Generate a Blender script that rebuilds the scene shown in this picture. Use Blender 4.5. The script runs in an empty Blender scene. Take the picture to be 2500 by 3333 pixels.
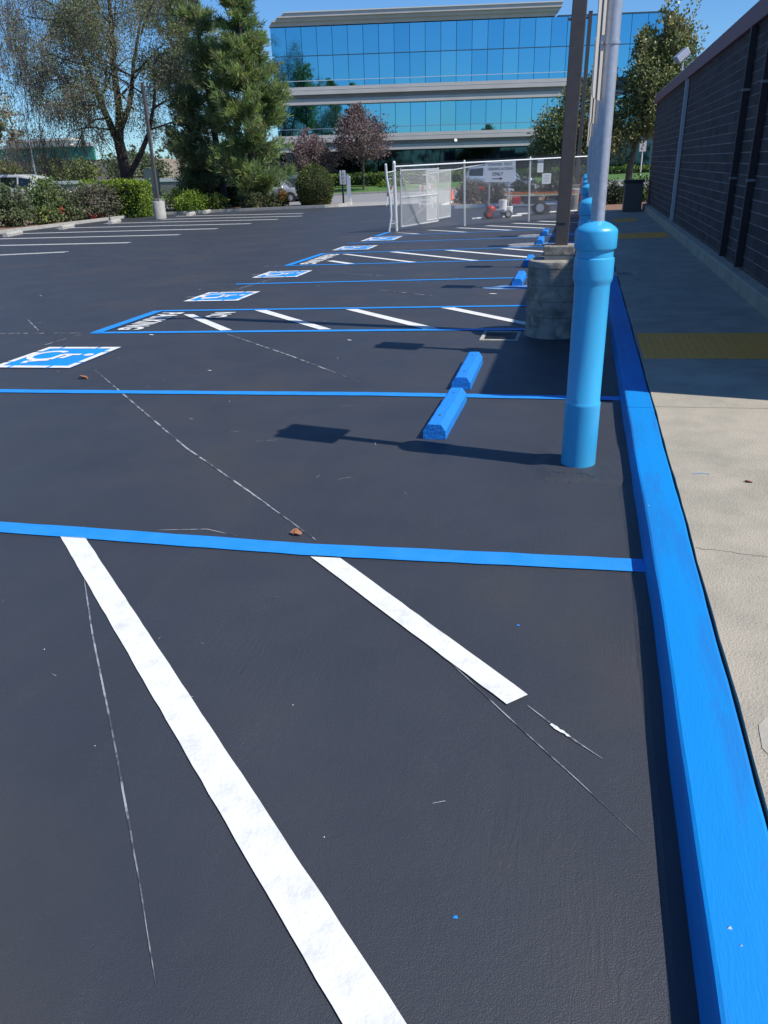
import bpy, math, random
import numpy as np
from mathutils import Vector, Matrix, Euler
random.seed(7); rng = np.random.default_rng(11)
C = bpy.context.scene.collection
R_ = math.radians
PI = math.pi

# ------------------------------------------------------------------ camera, sky, sun, exposure
cam_d = bpy.data.cameras.new('camera'); cam = bpy.data.objects.new('camera', cam_d); C.objects.link(cam)
cam_d.sensor_fit = 'VERTICAL'; cam_d.sensor_height = 36.0; cam_d.sensor_width = 27.0
cam_d.lens = 27.243; cam_d.clip_start = 0.05; cam_d.clip_end = 3000
_R = [[0.97283691, 0.07022026, -0.22058435], [0.22995486, -0.40275178, 0.88595246], [-0.02662893, -0.9126117, -0.40795929]]
M = Matrix.Identity(4)
for r in range(3):
    M[r][0] = _R[r][0]; M[r][1] = -_R[r][1]; M[r][2] = -_R[r][2]
M.translation = Vector((0, 0, 1.68))
cam.matrix_world = M
bpy.context.scene.camera = cam

SUN_H = Vector((1.0, -0.238)).normalized(); EL = R_(51.5)
sun_dir = Vector((SUN_H.x * math.cos(EL), SUN_H.y * math.cos(EL), math.sin(EL)))
w = bpy.data.worlds.new('World'); bpy.context.scene.world = w; w.use_nodes = True
nt = w.node_tree; nt.nodes.clear()
sky = nt.nodes.new('ShaderNodeTexSky'); sky.sky_type = 'NISHITA'; sky.sun_disc = False
sky.sun_elevation = EL; sky.sun_rotation = math.atan2(sun_dir.x, sun_dir.y)
sky.air_density = 1.0; sky.dust_density = 0.1; sky.ozone_density = 2.2; sky.altitude = 0
bg = nt.nodes.new('ShaderNodeBackground'); bg.inputs['Strength'].default_value = 0.08
wo = nt.nodes.new('ShaderNodeOutputWorld')
tint = nt.nodes.new('ShaderNodeMix'); tint.data_type = 'RGBA'; tint.blend_type = 'MULTIPLY'; tint.inputs[0].default_value = 1.0; tint.inputs[7].default_value = (0.54, 0.87, 1.26, 1)
nt.links.new(sky.outputs[0], tint.inputs[6]); nt.links.new(tint.outputs[2], bg.inputs[0]); nt.links.new(bg.outputs[0], wo.inputs[0])
sd = bpy.data.lights.new('sun', 'SUN'); sd.energy = 4.2; sd.angle = R_(0.53); sd.color = (1.0, 0.95, 0.87)
so = bpy.data.objects.new('sun', sd); C.objects.link(so)
so.rotation_euler = (-sun_dir).to_track_quat('-Z', 'Y').to_euler(); so.location = (20, -5, 30)
vs = bpy.context.scene.view_settings
vs.view_transform = 'Standard'; vs.look = 'None'; vs.gamma = 1.0; vs.exposure = 0.45; vs.use_curve_mapping = False
bpy.context.scene.cycles.max_bounces = 6

S = 0.0236
def gz(x): return S * max(-30.0, min(8.0, x))

# ------------------------------------------------------------------ materials
MATS = {}
def mat(name, col, rough=0.7, metal=0.0, col2=None, nscale=3.0, ndetail=4, lo=0.35, hi=0.65, bump=0.0, bscale=60.0, spec=0.5,
        coords='Object', col3=None, n3=0.4, lo3=0.55, hi3=0.7, coat=0.0, island=0.0, transl=0.0, stretch=None, objrand=False):
    m = bpy.data.materials.new(name); m.use_nodes = True; t = m.node_tree; N = t.nodes; L = t.links
    b = N['Principled BSDF']
    b.inputs['Base Color'].default_value = (*col, 1); b.inputs['Roughness'].default_value = rough
    b.inputs['Metallic'].default_value = metal; b.inputs['Specular IOR Level'].default_value = spec
    if coat: b.inputs['Coat Weight'].default_value = coat; b.inputs['Coat Roughness'].default_value = 0.08
    tc = N.new('ShaderNodeTexCoord'); src = tc.outputs[coords]
    if stretch:
        mp = N.new('ShaderNodeMapping'); mp.inputs['Scale'].default_value = stretch; L.new(src, mp.inputs[0]); src = mp.outputs[0]
    out = None
    def noise(scale, det, a, c):
        n = N.new('ShaderNodeTexNoise'); n.inputs['Scale'].default_value = scale; n.inputs['Detail'].default_value = det
        n.inputs['Roughness'].default_value = 0.6; L.new(src, n.inputs['Vector'])
        r = N.new('ShaderNodeMapRange'); r.inputs[1].default_value = a; r.inputs[2].default_value = c; L.new(n.outputs[0], r.inputs[0])
        return r.outputs[0]
    def mix(fac, A, B):
        x = N.new('ShaderNodeMix'); x.data_type = 'RGBA'
        if hasattr(fac, 'is_output'): L.new(fac, x.inputs[0])
        else: x.inputs[0].default_value = fac
        for i, v in ((6, A), (7, B)):
            if hasattr(v, 'is_output'): L.new(v, x.inputs[i])
            else: x.inputs[i].default_value = (*v, 1)
        return x.outputs[2]
    out = col
    if col2: out = mix(noise(nscale, ndetail, lo, hi), out, col2)
    if col3: out = mix(noise(n3, 3, lo3, hi3), out, col3)
    if island:
        g = N.new('ShaderNodeObjectInfo' if objrand else 'ShaderNodeNewGeometry'); r = N.new('ShaderNodeMapRange'); r.inputs[3].default_value = 1 - island; r.inputs[4].default_value = 1 + island
        L.new(g.outputs['Random' if objrand else 'Random Per Island'], r.inputs[0])
        h = N.new('ShaderNodeHueSaturation'); L.new(r.outputs[0], h.inputs['Value'])
        if hasattr(out, 'is_output'): L.new(out, h.inputs['Color'])
        else: h.inputs['Color'].default_value = (*out, 1)
        out = h.outputs[0]
    if hasattr(out, 'is_output'): L.new(out, b.inputs['Base Color'])
    if bump:
        n = N.new('ShaderNodeTexNoise'); n.inputs['Scale'].default_value = bscale; n.inputs['Detail'].default_value = 6; L.new(src, n.inputs['Vector'])
        bp = N.new('ShaderNodeBump'); bp.inputs['Strength'].default_value = bump; bp.inputs['Distance'].default_value = 0.01
        L.new(n.outputs[0], bp.inputs['Height']); L.new(bp.outputs[0], b.inputs['Normal'])
    if transl:
        tr = N.new('ShaderNodeBsdfTranslucent'); ms = N.new('ShaderNodeMixShader'); ms.inputs[0].default_value = transl
        if hasattr(out, 'is_output'): L.new(out, tr.inputs[0])
        else: tr.inputs[0].default_value = (*out, 1)
        L.new(b.outputs[0], ms.inputs[1]); L.new(tr.outputs[0], ms.inputs[2]); L.new(ms.outputs[0], N['Material Output'].inputs[0])
    MATS[name] = m
    return m

def asphalt_mat():
    m = mat('asphalt_sealcoat', (0.030, 0.034, 0.0435), 0.55, col2=(0.039, 0.043, 0.053), nscale=1.3, lo=0.3, hi=0.75, coords='Object',
            col3=(0.049, 0.046, 0.047), n3=0.6, lo3=0.52, hi3=0.72, spec=0.55)
    t = m.node_tree; N = t.nodes; L = t.links; b = N['Principled BSDF']
    tc = N.new('ShaderNodeTexCoord')
    def no(scale, det=5, sc=None, dist=0.0):
        n = N.new('ShaderNodeTexNoise'); n.inputs['Scale'].default_value = scale; n.inputs['Detail'].default_value = det
        n.inputs['Distortion'].default_value = dist
        if sc:
            mp = N.new('ShaderNodeMapping'); mp.inputs['Scale'].default_value = sc; L.new(tc.outputs['Object'], mp.inputs[0]); L.new(mp.outputs[0], n.inputs['Vector'])
        else: L.new(tc.outputs['Object'], n.inputs['Vector'])
        return n.outputs[0]
    def math_(op, a, c):
        x = N.new('ShaderNodeMath'); x.operation = op
        for i, v in ((0, a), (1, c)):
            if hasattr(v, 'is_output'): L.new(v, x.inputs[i])
            else: x.inputs[i].default_value = v
        return x.outputs[0]
    fine = no(260, 3); med = no(34, 6); streak = no(22, 5, (3.2, 0.35, 1), 0.6); mask = no(1.1, 2)
    hsum = math_('ADD', math_('MULTIPLY', fine, 0.55), math_('MULTIPLY', med, 0.32))
    msk = N.new('ShaderNodeMapRange'); msk.inputs[1].default_value = 0.5; msk.inputs[2].default_value = 0.68; L.new(mask, msk.inputs[0])
    hsum = math_('ADD', hsum, math_('MULTIPLY', math_('MULTIPLY', streak, msk.outputs[0]), 0.8))
    bp = N.new('ShaderNodeBump'); bp.inputs['Strength'].default_value = 0.42; bp.inputs['Distance'].default_value = 0.012
    L.new(hsum, bp.inputs['Height']); L.new(bp.outputs[0], b.inputs['Normal'])
    old = b.inputs['Base Color'].links[0].from_socket
    gr = N.new('ShaderNodeMapRange'); gr.inputs[1].default_value = .56; gr.inputs[2].default_value = .74; L.new(no(330, 2), gr.inputs[0])
    du = N.new('ShaderNodeMapRange'); du.inputs[1].default_value = .5; du.inputs[2].default_value = .75; du.inputs[3].default_value = .12; du.inputs[4].default_value = .6; L.new(no(5, 7, (1, .35, 1), .8), du.inputs[0])
    mx = N.new('ShaderNodeMix'); mx.data_type = 'RGBA'; L.new(math_('MULTIPLY', gr.outputs[0], du.outputs[0]), mx.inputs[0]); L.new(old, mx.inputs[6]); mx.inputs[7].default_value = (.12, .125, .135, 1); L.new(mx.outputs[2], b.inputs['Base Color'])
    r = N.new('ShaderNodeMapRange'); r.inputs[3].default_value = 0.42; r.inputs[4].default_value = 0.68; L.new(no(2.3, 6), r.inputs[0]); L.new(r.outputs[0], b.inputs['Roughness'])
    return m
ASPH = asphalt_mat()
BLUE = mat('kerb_blue_paint', (0.0, 0.215, 0.60), 0.6, col2=(0.006, 0.18, 0.52), nscale=1.6, ndetail=7, lo=0.47, hi=0.57, bump=0.14, bscale=40, spec=0.35, stretch=(4, 0.6, 4), col3=(0.0, 0.21, 0.56), n3=9, lo3=.55, hi3=.7)
LINEBLUE = mat('line_blue_paint', (0.01, 0.23, 0.66), 0.6, col2=(0.02, 0.25, 0.70), nscale=9, bump=0.2, bscale=120)
SYMBLUE = mat('symbol_blue_paint', (0.0, 0.27, 0.72), 0.6, col2=(0.01, 0.23, 0.66), nscale=5)
WHITE = mat('line_white_paint', (0.70, 0.71, 0.69), 0.65, col2=(0.52, 0.53, 0.52), nscale=11, ndetail=9, lo=0.5, hi=0.78, bump=0.3, bscale=70)
CHALK = mat('chalk_dust', (0.30, 0.32, 0.35), 0.9, col2=(0.05, 0.055, 0.068), nscale=11, ndetail=8, lo=0.42, hi=0.56)
CYAN = mat('bollard_blue_plastic', (0.045, 0.38, 0.68), 0.32, bump=0.12, bscale=120, spec=0.5, col2=(0.045, 0.34, 0.62), nscale=5, ndetail=8, lo=.45, hi=.75, stretch=(3, 3, .6), col3=(0.09, 0.36, 0.60), n3=26, lo3=.64, hi3=.70)
GALV = mat('galvanised_steel', (0.42, 0.45, 0.52), 0.42, 0.35, col2=(0.34, 0.37, 0.44), nscale=30)
WIRE = mat('galvanised_wire', (0.62, 0.64, 0.64), 0.5, 0.2)
CONC = mat('sidewalk_concrete', (0.385, 0.345, 0.275), 0.85, col2=(0.29, 0.27, 0.215), nscale=3.2, ndetail=9, lo=0.38, hi=0.66, bump=0.6, bscale=120,
           col3=(0.42, 0.385, 0.315), n3=0.9, lo3=0.55, hi3=0.66)
CONC2 = mat('old_concrete', (0.29, 0.275, 0.245), 0.9, col2=(0.11, 0.108, 0.10), nscale=6, ndetail=8, lo=0.42, hi=0.68, bump=0.4, bscale=40,
            col3=(0.40, 0.36, 0.28), n3=9, lo3=0.55, hi3=0.7)
CONC3 = mat('pale_concrete', (0.42, 0.41, 0.37), 0.9, col2=(0.32, 0.31, 0.28), nscale=5, bump=0.4, bscale=40)
BRONZE = mat('brown_painted_pole', (0.085, 0.072, 0.068), 0.5, col2=(0.10, 0.086, 0.08), nscale=12)
BLOCK = mat('wall_block', (0.080, 0.058, 0.055), 0.9, col2=(0.055, 0.044, 0.046), nscale=5, bump=0.7, bscale=90, island=0.35, objrand=True)
BLOCK2 = mat('wall_block_far', (0.080, 0.058, 0.055), 0.9, col2=(0.055, 0.044, 0.046), nscale=5, bump=0.7, bscale=90, island=0.3)
MORTAR = mat('wall_mortar', (0.40, 0.38, 0.38), 0.95, col2=(0.18, 0.17, 0.18), nscale=2.5, ndetail=6)
COPING = mat('maroon_coping', (0.26, 0.11, 0.115), 0.6, col2=(0.22, 0.10, 0.11), nscale=3)
DKPIPE = mat('dark_downspout', (0.030, 0.020, 0.024), 0.6)
LTPIPE = mat('light_downspout', (0.52, 0.52, 0.53), 0.5)
OFFW = mat('off_white_metal', (0.62, 0.62, 0.60), 0.6)
YELLOW = mat('tactile_yellow', (0.88, 0.38, 0.04), 0.7, col2=(0.74, 0.34, 0.07), nscale=14, ndetail=6, bump=0.2, bscale=60)
MULCH = mat('bark_mulch', (0.15, 0.085, 0.055), 0.95, col2=(0.25, 0.15, 0.10), nscale=9, ndetail=8, bump=1.0, bscale=14)
DIRT = mat('dry_ground', (0.17, 0.14, 0.10), 0.95, col2=(0.10, 0.12, 0.06), nscale=0.05, ndetail=8)
GRASS = mat('lawn_grass', (0.07, 0.16, 0.025), 0.9, col2=(0.045, 0.11, 0.02), nscale=0.9, ndetail=8, bump=0.8, bscale=12)
STREET = mat('street_asphalt', (0.20, 0.20, 0.205), 0.85, col2=(0.25, 0.25, 0.25), nscale=0.5, ndetail=6, stretch=(0.15, 1.5, 1))
APRON = mat('apron_concrete', (0.33, 0.32, 0.30), 0.9, col2=(0.27, 0.265, 0.25), nscale=0.6, ndetail=6, stretch=(0.3, 2, 1))
OFFCON = mat('office_concrete', (0.53, 0.50, 0.49), 0.8, col2=(0.48, 0.45, 0.44), nscale=0.7, ndetail=5)
DARK = mat('dark_metal', (0.02, 0.022, 0.025), 0.5)
RUBBER = mat('black_rubber', (0.02, 0.02, 0.021), 0.8)
ORANGE = mat('cone_orange', (0.85, 0.13, 0.04), 0.5)
RED = mat('machine_red', (0.40, 0.02, 0.02), 0.4)
WPLAST = mat('white_plastic', (0.75, 0.75, 0.72), 0.45)
YPLAST = mat('tool_yellow', (0.75, 0.42, 0.02), 0.45)
SIGNW = mat('sign_white', (0.62, 0.67, 0.72), 0.5)
SIGNB = mat('sign_black', (0.015, 0.015, 0.018), 0.6)
SIGNBLUE = mat('sign_blue', (0.01, 0.09, 0.42), 0.45)
BACKAL = mat('sign_back_aluminium', (0.52, 0.50, 0.47), 0.55, 0.2)
BARK = mat('tree_bark', (0.045, 0.038, 0.035), 0.95, col2=(0.03, 0.027, 0.027), nscale=6, bump=0.8, bscale=12)
BARK2 = mat('pale_bark', (0.17, 0.14, 0.10), 0.95, col2=(0.10, 0.085, 0.07), nscale=6)
TWIG = mat('dry_twigs', (0.17, 0.125, 0.115), 0.95)
def leafmat(n, c, c2, tr=0.3, sc=0.7, isl=0.35, rough=0.6): return mat(n, c, rough, col2=c2, nscale=sc, ndetail=3, lo=0.38, hi=0.62, island=isl, transl=tr, spec=0.3)
L_DEC = leafmat('deciduous_leaves', (0.17, 0.23, 0.09), (0.24, 0.26, 0.14), .4)
L_GREY = leafmat('grey_green_leaves', (0.20, 0.19, 0.15), (0.23, 0.18, 0.16))
L_PINE = leafmat('pine_needles', (0.21, 0.32, 0.11), (0.30, 0.38, 0.11), .5)
L_PINED = leafmat('dark_pine_needles', (0.14, 0.21, 0.09), (0.25, 0.25, 0.12), .5)
L_PEAR = leafmat('glossy_leaves', (0.17, 0.22, 0.08), (0.26, 0.26, 0.11), 0.25, 0.9, 0.5, 0.38)
L_PLUM = leafmat('plum_leaves', (0.17, 0.115, 0.12), (0.22, 0.16, 0.15), 0.3)
L_TOP = leafmat('clipped_leaves', (0.085, 0.12, 0.03), (0.12, 0.135, 0.04), 0.15, 1.5, 0.3)
L_ORNG = leafmat('orange_leaves', (0.28, 0.13, 0.03), (0.13, 0.14, 0.04), 0.25, 2.0)
L_YEL = leafmat('bright_leaves', (0.24, 0.32, 0.03), (0.17, 0.25, 0.03), 0.35, 0.8)
L_OLE = leafmat('oleander_leaves', (0.10, 0.14, 0.065), (0.15, 0.17, 0.085), 0.25, 0.8)
L_HEDGE = leafmat('hedge_leaves', (0.16, 0.25, 0.03), (0.09, 0.17, 0.03), 0.25, 0.25)
L_DRYSH = leafmat('dry_shrub_leaves', (0.12, 0.12, 0.07), (0.16, 0.13, 0.09), 0.2, 1.2)
L_DKSH = leafmat('dark_shrub_leaves', (0.035, 0.055, 0.03), (0.06, 0.08, 0.035), 0.2, 1.2)
L_FAR = leafmat('far_leaves', (0.07, 0.105, 0.05), (0.11, 0.13, 0.06), 0.15, 0.1)
L_FARY = leafmat('far_light_leaves', (0.15, 0.18, 0.05), (0.11, 0.14, 0.05), 0.15, 0.1)
FLOWER = mat('red_flowers', (0.6, 0.08, 0.06), 0.7)
DEADLEAF = mat('dead_leaf', (0.28, 0.12, 0.06), 0.8)
CARSIL = mat('silver_car_paint', (0.45, 0.47, 0.50), 0.3, 0.5, coat=0.6)
CARWH = mat('pale_car_paint', (0.62, 0.62, 0.60), 0.3, 0.2, coat=0.6)
CARBLU = mat('bluish_car_paint', (0.46, 0.54, 0.60), 0.3, 0.4, coat=0.6)
CARGL = mat('car_glass', (0.01, 0.016, 0.02), 0.05, spec=0.8)
TAILR = mat('tail_lamp_red', (0.45, 0.02, 0.02), 0.3)
LAMPG = mat('lamp_glass', (0.7, 0.7, 0.7), 0.2)
GREENF = mat('green_fascia', (0.04, 0.25, 0.19), 0.7, col2=(0.04, 0.22, 0.17), nscale=0.3)
BEIGE = mat('beige_wall', (0.30, 0.25, 0.20), 0.9)
GREYW = mat('grey_low_wall', (0.20, 0.19, 0.19), 0.9)
BOXGR = mat('pale_green_cabinet', (0.30, 0.36, 0.27), 0.7)
OVERSP = mat('overspray_grey', (0.30, 0.31, 0.32), 0.8, col2=(0.12, 0.13, 0.15), nscale=12, ndetail=6)
OVERBL = mat('overspray_blue', (0.05, 0.24, 0.62), 0.8, col2=(0.20, 0.30, 0.42), nscale=10, ndetail=6)
GLASSM = []
for i, c in enumerate(((0.19, 0.50, 0.66), (0.21, 0.53, 0.68), (0.17, 0.48, 0.645))):
    GLASSM.append(mat('blue_mirror_glass_%d' % i, c, 0.02, 1.0))
GLASSG = mat('teal_dark_glass', (0.04, 0.085, 0.10), 0.03, 1.0)
MULL = mat('dark_mullion', (0.03, 0.07, 0.10), 0.5)
MULLW = mat('pale_mullion', (0.42, 0.52, 0.58), 0.5)

# ------------------------------------------------------------------ mesh helpers
class MB:
    def __init__(s): s.v = []; s.f = []; s.m = []
    def add(s, vs, fs, mi=0):
        o = len(s.v); s.v.extend(vs); s.f.extend([tuple(o + i for i in f) for f in fs]); s.m.extend([mi] * len(fs))
    def box(s, x0, x1, y0, y1, z0, z1, mi=0):
        v = [(x0, y0, z0), (x1, y0, z0), (x1, y1, z0), (x0, y1, z0), (x0, y0, z1), (x1, y0, z1), (x1, y1, z1), (x0, y1, z1)]
        s.add(v, [(0, 3, 2, 1), (4, 5, 6, 7), (0, 1, 5, 4), (1, 2, 6, 5), (2, 3, 7, 6), (3, 0, 4, 7)], mi)
    def quad(s, a, b, c, d, mi=0): s.add([a, b, c, d], [(0, 1, 2, 3)], mi)
    def tube(s, pts, r, n=8, caps=True, mi=0):
        pts = [Vector(p) for p in pts]; rs = r if isinstance(r, (list, tuple)) else [r] * len(pts)
        o = len(s.v); up = None
        for i, p in enumerate(pts):
            d = (pts[min(i + 1, len(pts) - 1)] - pts[max(i - 1, 0)])
            d = d.normalized() if d.length > 1e-9 else Vector((0, 0, 1))
            if up is None: up = d.orthogonal().normalized()
            up = (up - d * up.dot(d)); up = up.normalized() if up.length > 1e-6 else d.orthogonal().normalized()
            q = d.cross(up)
            for k in range(n):
                a = 2 * PI * k / n; s.v.append(tuple(p + (up * math.cos(a) + q * math.sin(a)) * rs[i]))
        for i in range(len(pts) - 1):
            for k in range(n):
                s.f.append((o + i * n + k, o + i * n + (k + 1) % n, o + (i + 1) * n + (k + 1) % n, o + (i + 1) * n + k)); s.m.append(mi)
        if caps:
            s.f.append(tuple(o + k for k in range(n))[::-1]); s.m.append(mi)
            e = o + (len(pts) - 1) * n; s.f.append(tuple(e + k for k in range(n))); s.m.append(mi)
    def lathe(s, prof, n=32, cx=0, cy=0, mi=0):
        o = len(s.v)
        for r, z in prof:
            for k in range(n):
                a = 2 * PI * k / n; s.v.append((cx + r * math.cos(a), cy + r * math.sin(a), z))
        for i in range(len(prof) - 1):
            for k in range(n):
                s.f.append((o + i * n + k, o + i * n + (k + 1) % n, o + (i + 1) * n + (k + 1) % n, o + (i + 1) * n + k)); s.m.append(mi)
        s.f.append(tuple(o + k for k in range(n))[::-1]); s.m.append(mi)
        e = o + (len(prof) - 1) * n; s.f.append(tuple(e + k for k in range(n))); s.m.append(mi)
    def prism(s, poly, y0, y1, mi=0):      # polygon in (x, z), extruded along y
        n = len(poly); v = [(x, y0, z) for x, z in poly] + [(x, y1, z) for x, z in poly]
        s.add(v, [tuple(range(n)), tuple(range(2 * n - 1, n - 1, -1))] + [(i, i + n, (i + 1) % n + n, (i + 1) % n) for i in range(n)], mi)
    def build(s, name, mats, parent=None, loc=None, smooth=False, bevel=0.0, wparent=False):
        me = bpy.data.meshes.new(name); me.from_pydata(s.v, [], s.f)
        if not isinstance(mats, (list, tuple)): mats = [mats]
        for m in mats: me.materials.append(m)
        if len(mats) > 1: me.polygons.foreach_set('material_index', s.m)
        if smooth:
            me.polygons.foreach_set('use_smooth', [True] * len(me.polygons))
            try: me.set_sharp_from_angle(angle=R_(40))
            except Exception: pass
        me.update()
        o = bpy.data.objects.new(name, me); C.objects.link(o)
        if parent: o.parent = parent
        if loc is not None: o.location = loc
        if bevel:
            b = o.modifiers.new('bevel', 'BEVEL'); b.width = bevel; b.segments = 2; b.limit_method = 'ANGLE'
        return o
def empty(name, loc=(0, 0, 0), rz=0.0, label=None, cat=None, group=None, kind=None):
    o = bpy.data.objects.new(name, None); C.objects.link(o); o.location = loc; o.rotation_euler = (0, 0, rz); o.empty_display_size = 0.2
    tag(o, label, cat, group, kind); return o
def tag(o, label=None, cat=None, group=None, kind=None):
    if label: o['label'] = label
    if cat: o['category'] = cat
    if group: o['group'] = group
    if kind: o['kind'] = kind
    return o
def copy_tree(o, parent=None):
    c = o.copy(); C.objects.link(c)
    if parent: c.parent = parent
    for ch in list(o.children): copy_tree(ch, c)
    return c

def leaf_mesh(name, P, Nrm, size, mats, parent=None, loc=None, aspect=0.55, mi=None, droop=None):
    """one mesh of many leaf quads. P (n,3) positions, Nrm (n,3) long-axis directions, size scalar/array"""
    n = len(P); P = np.asarray(P, float); D = np.asarray(Nrm, float)
    D /= np.linalg.norm(D, axis=1, keepdims=True) + 1e-9
    Q = rng.normal(size=(n, 3)); Q -= D * (Q * D).sum(1, keepdims=True); Q /= np.linalg.norm(Q, axis=1, keepdims=True) + 1e-9
    sz = np.ones(n) * size * rng.uniform(0.65, 1.35, n); L = D * sz[:, None]; W = Q * (sz * aspect * 0.5)[:, None]
    V = np.empty((n, 4, 3)); V[:, 0] = P; V[:, 1] = P + L * 0.5 + W; V[:, 2] = P + L; V[:, 3] = P + L * 0.5 - W
    me = bpy.data.meshes.new(name); me.vertices.add(4 * n); me.vertices.foreach_set('co', V.ravel())
    me.loops.add(4 * n); me.loops.foreach_set('vertex_index', np.arange(4 * n, dtype=np.int32))
    me.polygons.add(n); me.polygons.foreach_set('loop_start', np.arange(0, 4 * n, 4, dtype=np.int32)); me.polygons.foreach_set('loop_total', np.full(n, 4, dtype=np.int32))
    if not isinstance(mats, (list, tuple)): mats = [mats]
    for m in mats: me.materials.append(m)
    if mi is not None: me.polygons.foreach_set('material_index', np.asarray(mi, dtype=np.int32))
    me.update(calc_edges=True); me.validate()
    o = bpy.data.objects.new(name, me); C.objects.link(o)
    if parent: o.parent = parent
    if loc is not None: o.location = loc
    return o
def blob_points(cl, dens=1.0, shell=0.55):
    """clusters (cx,cy,cz,rx,ry,rz,n): leaf positions gathered into twig clumps through the ellipsoid's outer part"""
    P = []; D = []
    for cx, cy, cz, rx, ry, rz_, n in cl:
        nc = max(6, int(n / 22)); d = rng.normal(size=(nc, 3)); d /= np.linalg.norm(d, axis=1, keepdims=True)
        rr = shell + (1 - shell) * rng.random(nc) ** 0.6; rr *= rng.uniform(0.85, 1.12, nc)
        cc = d * rr[:, None] * np.array([rx, ry, rz_]) + np.array([cx, cy, cz])
        idx = rng.integers(0, nc, int(n * dens)); sp = 0.13 * (rx + ry + rz_) / 3
        p = cc[idx] + rng.normal(size=(len(idx), 3)) * sp * np.array([1.1, 1.1, 0.8])
        P.append(p); D.append(d[idx] * 0.7 + rng.normal(size=(len(idx), 3)) * 0.7)
    return np.concatenate(P), np.concatenate(D)

# ================================================================== SETTING
# --- base terrain
mb = MB()
xs = [-700, -30, 8, 700]
zs = [gz(-30) - .06, gz(-30) - .06, gz(8) - .06, gz(8) - .06]
for i in range(3): mb.quad((xs[i], -500, zs[i]), (xs[i + 1], -500, zs[i + 1]), (xs[i + 1], 900, zs[i + 1]), (xs[i], 900, zs[i]))
tag(mb.build('ground', DIRT), kind='structure')
# --- parking lot
lot = empty('parking_lot', (0, 0, 0), kind='structure')
mb = MB(); mb.add([(-24.4, -8, gz(-24.4)), (0.40, -8, gz(.4)), (0.40, 36, gz(.4)), (-3.2, 36, gz(-3.2)), (-5.6, 36.2, gz(-5.6)), (-6.2, 37.2, gz(-6.2)), (-6.2, 43.3, gz(-6.2)), (-24.4, 43.3, gz(-24.4))],
                  [tuple(range(8))])
mb.add([(-62, -60, gz(-30)), (-24.4, -60, gz(-24.4)), (-24.4, -8, gz(-24.4)), (-62, -8, gz(-30))], [(0, 1, 2, 3)])
mb.add([(-24.4, -60, gz(-24.4)), (.40, -60, gz(.4)), (.40, -8, gz(.4)), (-24.4, -8, gz(-24.4))], [(0, 1, 2, 3)])
mb.build('asphalt_surface', ASPH, lot)
def wob(y, a=1.0): return a * (0.6 * math.sin(y * 2.1 + 1) + 0.4 * math.sin(y * 5.3 + .4) + 0.25 * math.sin(y * 11.7))
# asphalt lapping up against the kerb foot
def kshift(y): return -.022 * max(0.0, min(1.6, (2.7 - y) / 1.6))
mb = MB(); prev = None; y = -3.0
while y < 28.3:
    xe = 0.388 + kshift(y); h = 0.007 + 0.003 * math.sin(y * 3.1) + .002 * math.sin(y * 9)
    cur = [(xe - 0.075 + wob(y * .7 + 5, .012), y, gz(xe) - .003), (xe - 0.045, y, gz(xe) + h * .7), (xe - .012, y, gz(xe) + h), (xe + .03, y, gz(xe) + h + .002)]
    if prev:
        for k in range(3): mb.quad(prev[k], prev[k + 1], cur[k + 1], cur[k])
    prev = cur; y += 0.11
mb.build('asphalt_edge', ASPH, lot, smooth=True)
# patched mound round the near bollard
mb = MB(); NX = np.linspace(-.25, .42, 34); NV = np.cumsum(rng.normal(size=34)) * .004; nx, ny = 62, 120; x0, x1, y0, y1 = -0.22, 0.40, 4.05, 5.0
g = []
for j in range(ny + 1):
    for i in range(nx + 1):
        x = x0 + (x1 - x0) * i / nx; y = y0 + (y1 - y0) * j / ny
        fe = 4.245 + .12 * max(0, .0 - x) + float(np.interp(x, NX, NV))
        a = 1 / (1 + math.exp(-max(-.3, min(.3, y - fe)) / 0.016)); bq = 1 / (1 + math.exp((y - 4.85) / 0.05)); c = 1 / (1 + math.exp(-(x + 0.13 + .02 * math.sin(y * 20)) / 0.018))
        hh = 0.015 * a * bq * c + 0.0005 * a * bq * c * (math.sin(x * 71 + y * 33) + math.sin(x * 129 - y * 67 + 2 * math.sin(x * 40)))
        ed = min(i, j, ny - j) == 0
        g.append((x, y, gz(x) + (hh if not ed else -.004) - (0.0 if hh > .001 else .001)))
mb.add(g, [(j * (nx + 1) + i, j * (nx + 1) + i + 1, (j + 1) * (nx + 1) + i + 1, (j + 1) * (nx + 1) + i) for j in range(ny) for i in range(nx)])
mb.build('asphalt_patch', ASPH, lot, smooth=True)

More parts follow.
